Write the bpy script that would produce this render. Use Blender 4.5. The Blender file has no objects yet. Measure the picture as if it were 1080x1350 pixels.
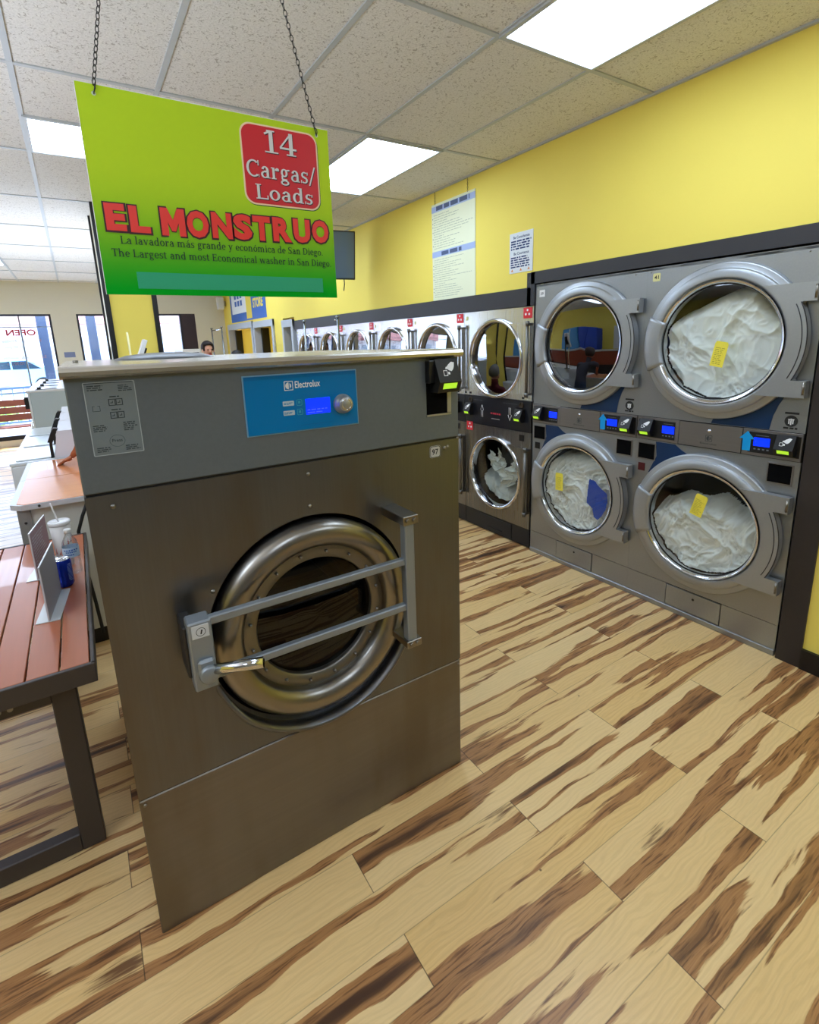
import bpy, bmesh, math, random
from math import sin, cos, pi, radians, sqrt, atan2, floor
from mathutils import Vector, Matrix, noise
random.seed(7)
SC = bpy.context.scene
COL = SC.collection

# ------------------------------------------------------------------ materials
def lin(h):
    h = h.lstrip('#'); out = []
    for i in (0, 2, 4):
        c = int(h[i:i+2], 16)/255
        out.append(c/12.92 if c <= .04045 else ((c+.055)/1.055)**2.4)
    return (*out, 1)
_mats = {}
def mat(name, color, rough=.5, metal=0., emit=0., noise_amt=0., scale=(8, 8, 8), bump=0., spec=.5, coat=0., emit_color=None, rough_var=0.):
    if name in _mats: return _mats[name]
    m = bpy.data.materials.new(name); m.use_nodes = True; _mats[name] = m
    nt = m.node_tree; b = nt.nodes['Principled BSDF']; c = lin(color) if isinstance(color, str) else color
    b.inputs['Base Color'].default_value = c; b.inputs['Roughness'].default_value = rough
    b.inputs['Metallic'].default_value = metal; b.inputs['Specular IOR Level'].default_value = spec
    b.inputs['Coat Weight'].default_value = coat
    if emit:
        b.inputs['Emission Color'].default_value = lin(emit_color) if emit_color else c
        b.inputs['Emission Strength'].default_value = emit
    if noise_amt or bump or rough_var:
        tc = nt.nodes.new('ShaderNodeTexCoord'); mp = nt.nodes.new('ShaderNodeMapping')
        mp.inputs['Scale'].default_value = scale
        nz = nt.nodes.new('ShaderNodeTexNoise'); nz.inputs['Scale'].default_value = 1; nz.inputs['Detail'].default_value = 4
        nt.links.new(tc.outputs['Object'], mp.inputs[0]); nt.links.new(mp.outputs[0], nz.inputs['Vector'])
        if noise_amt:
            mx = nt.nodes.new('ShaderNodeMix'); mx.data_type = 'RGBA'
            mx.inputs[6].default_value = tuple(v*(1-noise_amt) for v in c[:3])+(1,)
            mx.inputs[7].default_value = tuple(min(1, v*(1+noise_amt)) for v in c[:3])+(1,)
            nt.links.new(nz.outputs[0], mx.inputs[0]); nt.links.new(mx.outputs[2], b.inputs['Base Color'])
        if bump:
            bp = nt.nodes.new('ShaderNodeBump'); bp.inputs['Strength'].default_value = bump; bp.inputs['Distance'].default_value = .002
            nt.links.new(nz.outputs[0], bp.inputs['Height']); nt.links.new(bp.outputs[0], b.inputs['Normal'])
        if rough_var:
            mr = nt.nodes.new('ShaderNodeMapRange'); mr.inputs[3].default_value = rough-rough_var; mr.inputs[4].default_value = rough+rough_var
            nt.links.new(nz.outputs[0], mr.inputs[0]); nt.links.new(mr.outputs[0], b.inputs['Roughness'])
    return m
def glass_mat(name, tint, refl=.12, rough=0.0):
    m = bpy.data.materials.new(name); m.use_nodes = True; nt = m.node_tree; nt.nodes.clear()
    o = nt.nodes.new('ShaderNodeOutputMaterial'); mx = nt.nodes.new('ShaderNodeMixShader')
    t = nt.nodes.new('ShaderNodeBsdfTransparent'); t.inputs[0].default_value = (*tint, 1)
    g = nt.nodes.new('ShaderNodeBsdfGlossy'); g.inputs['Roughness'].default_value = rough
    lw = nt.nodes.new('ShaderNodeLayerWeight'); lw.inputs[0].default_value = .25
    mr = nt.nodes.new('ShaderNodeMapRange'); mr.inputs[3].default_value = refl; mr.inputs[4].default_value = min(1, refl*4)
    nt.links.new(lw.outputs['Fresnel'], mr.inputs[0]); nt.links.new(mr.outputs[0], mx.inputs[0])
    nt.links.new(t.outputs[0], mx.inputs[1]); nt.links.new(g.outputs[0], mx.inputs[2]); nt.links.new(mx.outputs[0], o.inputs[0])
    return m

class NT:
    """tiny node helper"""
    def __init__(s, name):
        s.m = bpy.data.materials.new(name); s.m.use_nodes = True; s.t = s.m.node_tree; s.b = s.t.nodes['Principled BSDF']
    def n(s, typ, **kw):
        nd = s.t.nodes.new(typ)
        for k, v in kw.items(): setattr(nd, k, v)
        return nd
    def l(s, a, b): s.t.links.new(a, b)
    def val(s, x, sock):
        if isinstance(x, (int, float)): sock.default_value = x
        else: s.l(x, sock)
    def math(s, op, a, b=0., c=None):
        nd = s.n('ShaderNodeMath', operation=op); s.val(a, nd.inputs[0]); s.val(b, nd.inputs[1])
        if c is not None: s.val(c, nd.inputs[2])
        return nd.outputs[0]
    def xyz(s, x, y, z=0.):
        nd = s.n('ShaderNodeCombineXYZ'); s.val(x, nd.inputs[0]); s.val(y, nd.inputs[1]); s.val(z, nd.inputs[2]); return nd.outputs[0]
    def mix(s, f, a, b, mode='MIX'):
        nd = s.n('ShaderNodeMix', data_type='RGBA', blend_type=mode); s.val(f, nd.inputs[0])
        for v, k in ((a, 6), (b, 7)):
            if isinstance(v, tuple): nd.inputs[k].default_value = v
            else: s.l(v, nd.inputs[k])
        return nd.outputs[2]
    def ramp(s, x, lo, hi, a=0., b=1.):
        nd = s.n('ShaderNodeMapRange', interpolation_type='SMOOTHSTEP'); s.val(x, nd.inputs[0])
        for i, v in enumerate((lo, hi, a, b)): nd.inputs[i+1].default_value = v
        return nd.outputs[0]

def floor_material():
    q = NT('hickory laminate planks'); g = q.n('ShaderNodeNewGeometry'); sp = q.n('ShaderNodeSeparateXYZ'); q.l(g.outputs['Position'], sp.inputs[0])
    X, Y = sp.outputs[0], sp.outputs[1]; M = q.math
    v = M('DIVIDE', M('SUBTRACT', -.041, Y), .1512); row = M('FLOOR', v); fv = M('FRACT', v)
    wr = q.n('ShaderNodeTexWhiteNoise', noise_dimensions='1D'); q.l(row, wr.inputs['W'])
    par = M('MODULO', M('ADD', row, 100.), 2.)
    off = M('ADD', M('MULTIPLY', par, .5), M('MULTIPLY', wr.outputs['Value'], .05))
    u = M('SUBTRACT', M('DIVIDE', M('ADD', X, 2.407), 1.235), off); cell = M('FLOOR', u); fu = M('FRACT', u)
    wn = q.n('ShaderNodeTexWhiteNoise', noise_dimensions='2D'); q.l(q.xyz(row, cell), wn.inputs['Vector'])
    wc = q.n('ShaderNodeSeparateColor'); q.l(wn.outputs['Color'], wc.inputs[0]); R1, R2, R3 = wc.outputs
    px = M('MULTIPLY', fu, 1.235); py = M('MULTIPLY', fv, .1512)
    # wandering of the grain
    w1 = q.n('ShaderNodeTexNoise'); w1.inputs['Scale'].default_value = 1; w1.inputs['Detail'].default_value = 2
    q.l(q.xyz(M('ADD', M('MULTIPLY', px, 3.), M('MULTIPLY', R1, 50.)), M('ADD', M('MULTIPLY', py, 5.), M('MULTIPLY', R2, 31.)), 0.), w1.inputs['Vector'])
    wob = M('MULTIPLY', M('SUBTRACT', w1.outputs[0], .5), .045)
    yy = M('ADD', py, wob)
    # heartwood streak
    s1 = q.n('ShaderNodeTexNoise'); s1.inputs['Scale'].default_value = 1; s1.inputs['Detail'].default_value = 1.5; s1.inputs['Roughness'].default_value = .45
    q.l(q.xyz(M('ADD', M('MULTIPLY', px, .8), M('MULTIPLY', R2, 77.)), M('ADD', M('MULTIPLY', yy, 15.), M('MULTIPLY', R3, 43.)), M('MULTIPLY', R1, 9.)), s1.inputs['Vector'])
    fr = q.n('ShaderNodeTexNoise'); fr.inputs['Scale'].default_value = 1; fr.inputs['Detail'].default_value = 5
    q.l(q.xyz(M('ADD', M('MULTIPLY', px, 9.), M('MULTIPLY', R3, 17.)), M('MULTIPLY', yy, 130.), R2), fr.inputs['Vector'])
    sm = M('ADD', s1.outputs[0], M('MULTIPLY', M('SUBTRACT', fr.outputs[0], .5), .085))
    streak = q.ramp(sm, .525, .545)
    core = q.ramp(sm, .60, .74)
    # fine fibres
    f2 = q.n('ShaderNodeTexNoise'); f2.inputs['Scale'].default_value = 1; f2.inputs['Detail'].default_value = 6
    q.l(q.xyz(M('ADD', M('MULTIPLY', px, 5.), M('MULTIPLY', R1, 11.)), M('MULTIPLY', yy, 260.), R3), f2.inputs['Vector'])
    # soft figure of the pale wood
    wv = q.n('ShaderNodeTexWave', wave_type='BANDS', bands_direction='Y'); wv.inputs['Scale'].default_value = 9; wv.inputs['Distortion'].default_value = 14
    wv.inputs['Detail'].default_value = 3; wv.inputs['Detail Scale'].default_value = .9
    q.l(q.xyz(M('ADD', M('MULTIPLY', px, .6), M('MULTIPLY', R1, 5.)), M('MULTIPLY', yy, 2.2), R2), wv.inputs['Vector'])
    pale = q.mix(f2.outputs[0], lin('#cfa660'), lin('#e4c482'))
    pale = q.mix(q.ramp(wv.outputs[1], .35, 1., 0., .22), pale, lin('#b58f55'))
    pale = q.mix(M('MULTIPLY', R1, .35), pale, lin('#f0dcae'))
    brown = q.mix(f2.outputs[0], lin('#7d5228'), lin('#c09058'))
    brown = q.mix(q.ramp(fr.outputs[0], .50, .66, 0., .7), brown, lin('#50301a'))
    brown = q.mix(core, brown, lin('#4a3220'))
    col = q.mix(streak, pale, brown)
    # knots
    vo = q.n('ShaderNodeTexVoronoi'); vo.inputs['Scale'].default_value = 1
    q.l(q.xyz(M('ADD', M('MULTIPLY', px, 1.6), M('MULTIPLY', R3, 23.)), M('ADD', M('MULTIPLY', yy, 4.6), M('MULTIPLY', R1, 23.)), 0.), vo.inputs['Vector'])
    kn = M('ADD', vo.outputs['Distance'], M('MULTIPLY', M('SUBTRACT', fr.outputs[0], .5), .35))
    col = q.mix(q.ramp(kn, .05, .17, .9, 0.), col, lin('#5a3419'))
    sp2 = q.n('ShaderNodeTexVoronoi'); sp2.inputs['Scale'].default_value = 5.5; q.l(g.outputs['Position'], sp2.inputs['Vector'])
    col = q.mix(q.ramp(sp2.outputs['Distance'], .018, .03, .8, 0.), col, lin('#4a3018'))
    # joints between planks
    e1 = M('MINIMUM', fv, M('SUBTRACT', 1., fv)); e2 = M('MULTIPLY', M('MINIMUM', fu, M('SUBTRACT', 1., fu)), 8.17)
    j = q.ramp(M('MINIMUM', e1, e2), .004, .012, 1., 0.)
    jd = q.ramp(e2, .006, .013, .75, 0.); js = q.ramp(e1, .004, .014, .38, 0.)
    col = q.mix(M('MAXIMUM', jd, js), col, lin('#2e2014'))
    q.l(col, q.b.inputs['Base Color'])
    q.l(q.ramp(f2.outputs[0], 0., 1., .28, .42), q.b.inputs['Roughness'])
    bp = q.n('ShaderNodeBump'); bp.inputs['Strength'].default_value = .25; bp.inputs['Distance'].default_value = .001
    q.l(M('SUBTRACT', M('MULTIPLY', f2.outputs[0], .25), j), bp.inputs['Height']); q.l(bp.outputs[0], q.b.inputs['Normal'])
    q.b.inputs['Specular IOR Level'].default_value = .45
    return q.m
def ceiling_material():
    q = NT('fissured ceiling tile'); tc = q.n('ShaderNodeNewGeometry')
    n1 = q.n('ShaderNodeTexNoise'); n1.inputs['Scale'].default_value = 110; n1.inputs['Detail'].default_value = 3; q.l(tc.outputs['Position'], n1.inputs['Vector'])
    v1 = q.n('ShaderNodeTexNoise'); v1.inputs['Scale'].default_value = 55; v1.inputs['Detail'].default_value = 2; v1.inputs['Distortion'].default_value = 1.6; q.l(tc.outputs['Position'], v1.inputs['Vector'])
    base = q.mix(q.ramp(n1.outputs[0], .3, .7), lin('#d5d2cd'), lin('#e3e0db'))
    base = q.mix(q.ramp(v1.outputs[0], .585, .65, 0., .62), base, lin('#8d8578'))
    st = q.n('ShaderNodeTexNoise'); st.inputs['Scale'].default_value = .55; q.l(tc.outputs['Position'], st.inputs['Vector'])
    base = q.mix(q.ramp(st.outputs[0], .58, .75, 0., .25), base, lin('#c2ab84'))
    q.l(base, q.b.inputs['Base Color']); q.b.inputs['Roughness'].default_value = .95
    bp = q.n('ShaderNodeBump'); bp.inputs['Strength'].default_value = .5; bp.inputs['Distance'].default_value = .003; q.l(v1.outputs[0], bp.inputs['Height']); q.l(bp.outputs[0], q.b.inputs['Normal'])
    return q.m
def brushed(name, a, b_, rough=.33, sc=(2., 2., 90.), refl_tint=None, metal=.9):
    q = NT(name); tc = q.n('ShaderNodeTexCoord'); mp = q.n('ShaderNodeMapping'); mp.inputs['Scale'].default_value = sc
    nz = q.n('ShaderNodeTexNoise'); nz.inputs['Scale'].default_value = 1; nz.inputs['Detail'].default_value = 5
    q.l(tc.outputs['Object'], mp.inputs[0]); q.l(mp.outputs[0], nz.inputs['Vector'])
    c = q.mix(nz.outputs[0], lin(a), lin(b_))
    if refl_tint:
        n2 = q.n('ShaderNodeTexNoise'); n2.inputs['Scale'].default_value = 1; n2.inputs['Detail'].default_value = 4
        mp2 = q.n('ShaderNodeMapping'); mp2.inputs['Scale'].default_value = (4.5, 4.5, 1.1)
        q.l(tc.outputs['Object'], mp2.inputs[0]); q.l(mp2.outputs[0], n2.inputs['Vector'])
        c = q.mix(q.ramp(n2.outputs[0], .42, .7, 0., .6), c, lin(refl_tint))  # warm patches in the colour imitate floor reflections in the steel
    q.l(c, q.b.inputs['Base Color']); q.b.inputs['Metallic'].default_value = metal
    q.l(q.ramp(nz.outputs[0], .2, .8, rough-.025, rough+.025), q.b.inputs['Roughness'])
    return q.m
def sign_green():
    q = NT('lime green sign print'); tc = q.n('ShaderNodeTexCoord'); sp = q.n('ShaderNodeSeparateXYZ'); q.l(tc.outputs['Object'], sp.inputs[0])
    c = q.mix(q.ramp(sp.outputs[2], 0., .30, 0., 1.), lin('#22a800'), lin('#bcdc00'))
    q.l(c, q.b.inputs['Base Color']); q.b.inputs['Roughness'].default_value = .6; q.b.inputs['Specular IOR Level'].default_value = .2
    return q.m

# ------------------------------------------------------------------ mesh builder
class B:
    def __init__(s): s.bm = bmesh.new(); s.mi = 0
    def _q(s, vs, idx=None):
        try:
            f = s.bm.faces.new(vs); f.material_index = s.mi; return f
        except ValueError: return None
    def box(s, x0, x1, y0, y1, z0, z1, bev=0., seg=1, rot=None, piv=None):
        t = bmesh.new(); bmesh.ops.create_cube(t, size=1)
        for v in t.verts: v.co = Vector(((x0+x1)/2+v.co.x*(x1-x0), (y0+y1)/2+v.co.y*(y1-y0), (z0+z1)/2+v.co.z*(z1-z0)))
        if bev: bmesh.ops.bevel(t, geom=t.edges[:], offset=bev, segments=seg, affect='EDGES', profile=.5)
        if rot is not None:
            p = Vector(piv) if piv is not None else Vector(((x0+x1)/2, (y0+y1)/2, (z0+z1)/2))
            for v in t.verts: v.co = p+rot@(v.co-p)
        return s.merge(t)
    def merge(s, t, M=None):
        mp = {}
        for v in t.verts: mp[v] = s.bm.verts.new(M@v.co if M else v.co)
        for f in t.faces:
            g = s._q([mp[v] for v in f.verts])
            if g: g.smooth = f.smooth
        t.free(); return s
    def cyl(s, p0, p1, r0, r1=None, n=16, caps=True, smooth=True):
        p0 = Vector(p0); p1 = Vector(p1); r1 = r0 if r1 is None else r1; d = (p1-p0).normalized()
        a = d.orthogonal().normalized(); b = d.cross(a)
        A = [s.bm.verts.new(p0+(a*cos(2*pi*i/n)+b*sin(2*pi*i/n))*r0) for i in range(n)]
        C = [s.bm.verts.new(p1+(a*cos(2*pi*i/n)+b*sin(2*pi*i/n))*r1) for i in range(n)]
        for i in range(n):
            f = s._q([A[i], A[(i+1) % n], C[(i+1) % n], C[i]])
            if f: f.smooth = smooth
        if caps: s._q(A[::-1]); s._q(C)
        return s
    def tube(s, pts, r, n=8, closed=False, caps=True):
        pts = [Vector(p) for p in pts]; m = len(pts); rings = []
        rr = r if isinstance(r, (list, tuple)) else [r]*m
        nrm = None
        for i, p in enumerate(pts):
            a = pts[(i-1) % m] if (closed or i > 0) else p; c = pts[(i+1) % m] if (closed or i < m-1) else p
            d = (c-a).normalized()
            if nrm is None: nrm = d.orthogonal().normalized()
            nrm = (nrm-d*nrm.dot(d))
            nrm = nrm.normalized() if nrm.length > 1e-6 else d.orthogonal().normalized()
            b = d.cross(nrm)
            rings.append([s.bm.verts.new(p+(nrm*cos(2*pi*k/n)+b*sin(2*pi*k/n))*rr[i]) for k in range(n)])
        for i in range(m if closed else m-1):
            A, C = rings[i], rings[(i+1) % m]
            for k in range(n):
                f = s._q([A[k], A[(k+1) % n], C[(k+1) % n], C[k]])
                if f: f.smooth = True
        if caps and not closed: s._q(rings[0][::-1]); s._q(rings[-1])
        return s
    def lathe(s, prof, c, axis='y', n=64, a0=0., a1=360., close=False, smooth=True):
        """prof [(r, h)] round an axis through c; h runs along the axis"""
        cx, cy, cz = c; full = abs(a1-a0) >= 359.9; m = n if full else n+1; rings = []
        for i in range(m):
            a = radians(a0+(a1-a0)*i/n); ring = []
            for r, h in prof:
                if axis == 'y': p = (cx+r*cos(a), cy+h, cz+r*sin(a))
                elif axis == 'z': p = (cx+r*cos(a), cy+r*sin(a), cz+h)
                else: p = (cx+h, cy+r*cos(a), cz+r*sin(a))
                ring.append(s.bm.verts.new(p))
            rings.append(ring)
        k = len(prof)
        for i in range(n if full else n):
            A = rings[i]; C = rings[(i+1) % m]
            for j in range(k if close else k-1):
                f = s._q([A[j], A[(j+1) % k], C[(j+1) % k], C[j]])
                if f: f.smooth = smooth
        if close and not full: s._q(rings[0][::-1]); s._q(rings[-1])
        return s
    def prism(s, pts, y0, y1, axis='y'):
        """flat outline [(x, z)] pushed from y0 to y1"""
        f = {'y': lambda p, h: (p[0], h, p[1]), 'z': lambda p, h: (p[0], p[1], h), 'x': lambda p, h: (h, p[0], p[1])}[axis]
        A = [s.bm.verts.new(f(p, y0)) for p in pts]; C = [s.bm.verts.new(f(p, y1)) for p in pts]; n = len(pts)
        for i in range(n): s._q([A[i], A[(i+1) % n], C[(i+1) % n], C[i]])
        for L in (A, C[::-1]):
            fc = s._q(L)
            if fc and n > 4:
                fc.normal_update(); bmesh.ops.triangulate(s.bm, faces=[fc], ngon_method='EAR_CLIP')
        return s
    def plate_hole(s, x0, x1, z0, z1, cx, cz, r, y0, y1, n=96):
        """rectangular plate with a round hole"""
        angs = sorted(set([2*pi*i/n for i in range(n)]+[atan2(zz-cz, xx-cx) % (2*pi) for xx in (x0, x1) for zz in (z0, z1)]))
        def rim(a):
            c, d = cos(a), sin(a); t = 1e9
            if c > 1e-9: t = min(t, (x1-cx)/c)
            if c < -1e-9: t = min(t, (x0-cx)/c)
            if d > 1e-9: t = min(t, (z1-cz)/d)
            if d < -1e-9: t = min(t, (z0-cz)/d)
            return cx+c*t, cz+d*t
        V = []
        for a in angs:
            ox, oz = rim(a); ix, iz = cx+r*cos(a), cz+r*sin(a)
            V.append([s.bm.verts.new(p) for p in ((ox, y0, oz), (ix, y0, iz), (ix, y1, iz), (ox, y1, oz))])
        m = len(V)
        for i in range(m):
            A, C = V[i], V[(i+1) % m]
            for j in range(4): s._q([A[j], A[(j+1) % 4], C[(j+1) % 4], C[j]])
        return s

def obj(name, b, m, parent=None, loc=None, smooth_angle=None):
    me = bpy.data.meshes.new(name)
    if isinstance(b, B):
        bmesh.ops.recalc_face_normals(b.bm, faces=b.bm.faces[:]); b.bm.to_mesh(me); b.bm.free()
    else: me = b; me.name = name
    for mm in (m if isinstance(m, (list, tuple)) else [m]):
        me.materials.append(mm)
    o = bpy.data.objects.new(name, me); COL.objects.link(o)
    if loc is not None: o.location = loc
    if parent is not None: o.parent = parent
    return o
def tag(o, label, cat, group=None, kind=None):
    o['label'] = label; o['category'] = cat
    if group: o['group'] = group
    if kind: o['kind'] = kind
    return o
def thing(name, label, cat, loc=(0, 0, 0), rz=0., group=None):
    o = bpy.data.objects.new(name, None); COL.objects.link(o); o.location = loc; o.rotation_euler = (0, 0, rz); o.empty_display_size = .1
    return tag(o, label, cat, group)
def struct(name, b, m, parent=None, label=None, cat=None):
    o = obj(name, b, m, parent)
    if parent is None:
        o['kind'] = 'structure'; o['label'] = label or name.replace('_', ' '); o['category'] = cat or name.split('_')[0]
    return o
def dup(root, loc=None, label=None, group=None, rz=None):
    r = root.copy(); COL.objects.link(r)
    if loc is not None: r.location = loc
    if rz is not None: r.rotation_euler = (0, 0, rz)
    if label: r['label'] = label
    if group: r['group'] = group
    for ch in list(root.children):
        c = ch.copy(); COL.objects.link(c); c.parent = r
        for g in list(ch.children):
            d = g.copy(); COL.objects.link(d); d.parent = c
    return r

# ------------------------------------------------------------------ lettering
def text_b(parts, bb=None):
    """parts: (string, x0, x1, z0, z1, y, bold[, align]) drawn facing -y. x1 None keeps proportions from height z1-z0 (cap height)."""
    bb = bb or B()
    for p in parts:
        body, x0, x1, z0, z1, y, bold = p[:7]; th = p[7] if len(p) > 7 else .0006; mirror = len(p) > 8 and p[8]
        cu = bpy.data.curves.new('t', 'FONT'); cu.body = body; cu.size = 1; cu.offset = bold; cu.extrude = 0.; cu.resolution_u = 3
        o = bpy.data.objects.new('t', cu); COL.objects.link(o); bpy.context.view_layer.update()
        me = bpy.data.meshes.new_from_object(o.evaluated_get(bpy.context.evaluated_depsgraph_get()))
        bpy.data.objects.remove(o); bpy.data.curves.remove(cu)
        if not me.vertices: continue
        xs = [v.co.x for v in me.vertices]; ys = [v.co.y for v in me.vertices]
        mnx, mxx, mny, mxy = min(xs), max(xs), min(ys), max(ys)
        if mxx-mnx < 1e-6 or mxy-mny < 1e-6: continue
        sz = (z1-z0)/(mxy-mny); sx = sz if x1 is None else (x1-x0)/(mxx-mnx)
        vs = []
        for v in me.vertices:
            xx = (v.co.x-mnx)*sx
            if mirror: xx = (mxx-mnx)*sx-xx
            vs.append(bb.bm.verts.new((x0+xx, y, z0+(v.co.y-mny)*sz)))
        for f in me.polygons: bb._q([vs[i] for i in f.vertices])
        bpy.data.meshes.remove(me)
    return bb

# serif alphabet built from strokes: (b)ar, (e)llipse arc, (s)erif; thick .115 / thin .055, x-height .5, caps .72
TK, TN = .115, .06
def _V(x, z0, z1, s0=1, s1=1, w=TK):
    L = [('b', x, z0, x, z1, w)]
    if s0: L.append(('s', x, z0+.022, w*2.1 if s0 == 1 else w*s0))
    if s1: L.append(('s', x-(.03 if s1 == 2 else 0), z1-.022, w*2.1 if s1 == 1 else w*1.5))
    return L
GL = {
 'L': (.58, _V(.14, 0, .72)+[('b', .1, .03, .54, .03, .06), ('b', .53, 0, .53, .2, .05)]),
 'T': (.62, _V(.31, 0, .72, 1, 0)+[('b', .03, .69, .59, .69, .06), ('b', .05, .72, .05, .54, .05), ('b', .57, .72, .57, .54, .05)]),
 'E': (.60, _V(.14, 0, .72)+[('b', .1, .03, .54, .03, .06), ('b', .1, .69, .52, .69, .06), ('b', .14, .37, .4, .37, .06), ('b', .53, 0, .53, .19, .05), ('b', .5, .72, .5, .54, .05), ('b', .4, .46, .4, .28, .04)]),
 'D': (.68, _V(.14, 0, .72)+[('e', .26, .36, .37, .36, -90, 90, TK, .06), ('b', .1, .03, .27, .03, .06), ('b', .1, .69, .27, .69, .06)]),
 'C': (.66, [('e', .36, .36, .33, .37, 48, 312, TK, .065), ('b', .6, .72, .6, .5, .05), ('b', .6, .0, .6, .14, .03)]),
 'S': (.54, [('e', .27, .53, .21, .2, 40, 250, TK, .06), ('e', .27, .19, .22, .2, -140, 80, TK, .06), ('b', .14, .42, .4, .32, .11), ('b', .46, .72, .46, .54, .05), ('b', .06, .18, .06, 0, .05)]),
 'a': (.52, [('b', .37, .0, .37, .34, TK), ('e', .25, .33, .175, .18, 0, 165, TK, .06), ('e', .235, .145, .19, .155, 60, 330, .1, .055), ('b', .2, .285, .37, .3, .055), ('s', .43, .022, .12)]),
 'c': (.46, [('e', .25, .25, .22, .26, 45, 315, TK, .06), ('b', .41, .47, .41, .34, .07)]),
 'd': (.57, [('e', .24, .25, .21, .26, 40, 320, TK, .06)]+_V(.41, 0, .76, 0, 2)+[('s', .47, .022, .13)]),
 'e': (.50, [('e', .26, .25, .22, .26, 5, 318, TK, .06), ('b', .1, .26, .46, .26, .05)]),
 'g': (.52, [('e', .23, .33, .17, .18, 0, 360, .1, .055), ('b', .33, .45, .5, .47, .06), ('e', .24, -.1, .21, .12, 0, 360, .09, .055), ('b', .12, .2, .12, .04, .08), ('b', .1, .04, .36, .02, .07)]),
 'h': (.62, _V(.14, 0, .76, 1, 2)+[('e', .31, .3, .19, .21, 10, 150, TK, .065)]+_V(.445, 0, .33, 1, 0)),
 'i': (.29, _V(.145, 0, .5, 1, 2)+[('e', .13, .65, .065, .065, 0, 360, .06, .06)]),
 'l': (.29, _V(.145, 0, .76, 1, 2)),
 'm': (.92, _V(.14, 0, .5, 1, 2)+[('e', .29, .3, .19, .21, 10, 150, TK, .065)]+_V(.43, 0, .33, 1, 0)+[('e', .59, .3, .19, .21, 10, 150, TK, .065)]+_V(.73, 0, .33, 1, 0)),
 'n': (.62, _V(.14, 0, .5, 1, 2)+[('e', .31, .3, .19, .21, 10, 150, TK, .065)]+_V(.445, 0, .33, 1, 0)),
 'o': (.53, [('e', .265, .25, .235, .26, 0, 360, TK, .06)]),
 'r': (.44, _V(.14, 0, .5, 1, 2)+[('e', .33, .28, .15, .22, 60, 150, TK, .07), ('e', .36, .42, .055, .06, 0, 360, .05, .05)]),
 's': (.43, [('e', .215, .365, .16, .145, 40, 250, .1, .055), ('e', .215, .135, .17, .145, -140, 80, .1, .055), ('b', .11, .3, .32, .21, .09), ('b', .37, .5, .37, .37, .045), ('b', .055, .13, .055, 0, .045)]),
 't': (.38, [('b', .16, .08, .16, .64, TK), ('b', .03, .47, .34, .47, .055), ('e', .25, .12, .13, .13, 190, 320, TK, .06)]),
 'v': (.54, [('b', .1, .5, .27, 0, TK), ('b', .27, 0, .44, .5, .06), ('s', .1, .478, .22), ('s', .45, .478, .17)]),
 'w': (.80, [('b', .1, .5, .25, 0, TK), ('b', .25, 0, .4, .5, .06), ('b', .4, .5, .55, 0, TK), ('b', .55, 0, .7, .5, .06), ('s', .1, .478, .2), ('s', .4, .478, .2), ('s', .71, .478, .16)]),
 'y': (.54, [('b', .1, .5, .28, .02, TK), ('b', .14, -.2, .44, .5, .06), ('s', .1, .478, .22), ('s', .45, .478, .17), ('e', .12, -.17, .06, .06, 0, 360, .055, .055)]),
 '1': (.50, _V(.27, 0, .74)+[('b', .08, .6, .27, .72, .06), ('s', .27, .022, .4)]),
 '4': (.58, [('b', .38, 0, .38, .74, TK), ('b', .05, .24, .38, .72, .06), ('b', .03, .22, .55, .22, .065), ('s', .38, .022, .3)]),
 '/': (.40, [('b', .04, -.08, .34, .78, .07)]),
 '.': (.26, [('e', .12, .055, .06, .06, 0, 360, .055, .055)]),
 ' ': (.27, []),
}
ACC = {'á': 'a', 'ó': 'o'}
def serif(bb, text, x0, x1, z0, h, y):
    """text between x0 and x1, baseline z0, cap height h"""
    W = sum(GL[ACC.get(c, c)][0] for c in text); sx = (x1-x0)/W; sz = h/.72; x = x0; k = 0
    def quad(P):
        nonlocal k; k += 1
        yy = y-(k % 7)*.00003
        bb._q([bb.bm.verts.new((x+p[0]*sx, yy, z0+p[1]*sz)) for p in P])
    for c in text:
        w, S = GL[ACC.get(c, c)]
        S = list(S)+([('b', .22, .57, .34, .7, .07)] if c in ACC else [])
        for e in S:
            if e[0] == 'b':
                _, ax, az, bx, bz, t = e; d = Vector((bx-ax, bz-az)); d.normalize(); n = Vector((-d.y, d.x))*t/2
                if abs(d.y) > .8: n = Vector((-t/2, 0))
                quad([(ax+n.x, az+n.y), (ax-n.x, az-n.y), (bx-n.x, bz-n.y), (bx+n.x, bz+n.y)])
            elif e[0] == 's':
                _, cx, cz, ww = e; quad([(cx-ww/2, cz-.022), (cx+ww/2, cz-.022), (cx+ww/2, cz+.022), (cx-ww/2, cz+.022)])
            else:
                _, cx, cz, rx, rz, a0, a1, tx, tz = e; n = 20
                for i in range(n):
                    P = []
                    a, b_ = radians(a0+(a1-a0)*i/n), radians(a0+(a1-a0)*(i+1)/n)
                    quad([(cx+rx*cos(a), cz+rz*sin(a)), (cx+rx*cos(b_), cz+rz*sin(b_)), (cx+(rx-tx)*cos(b_), cz+(rz-tz)*sin(b_)), (cx+(rx-tx)*cos(a), cz+(rz-tz)*sin(a))])
        x += w*sx
    return bb
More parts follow.
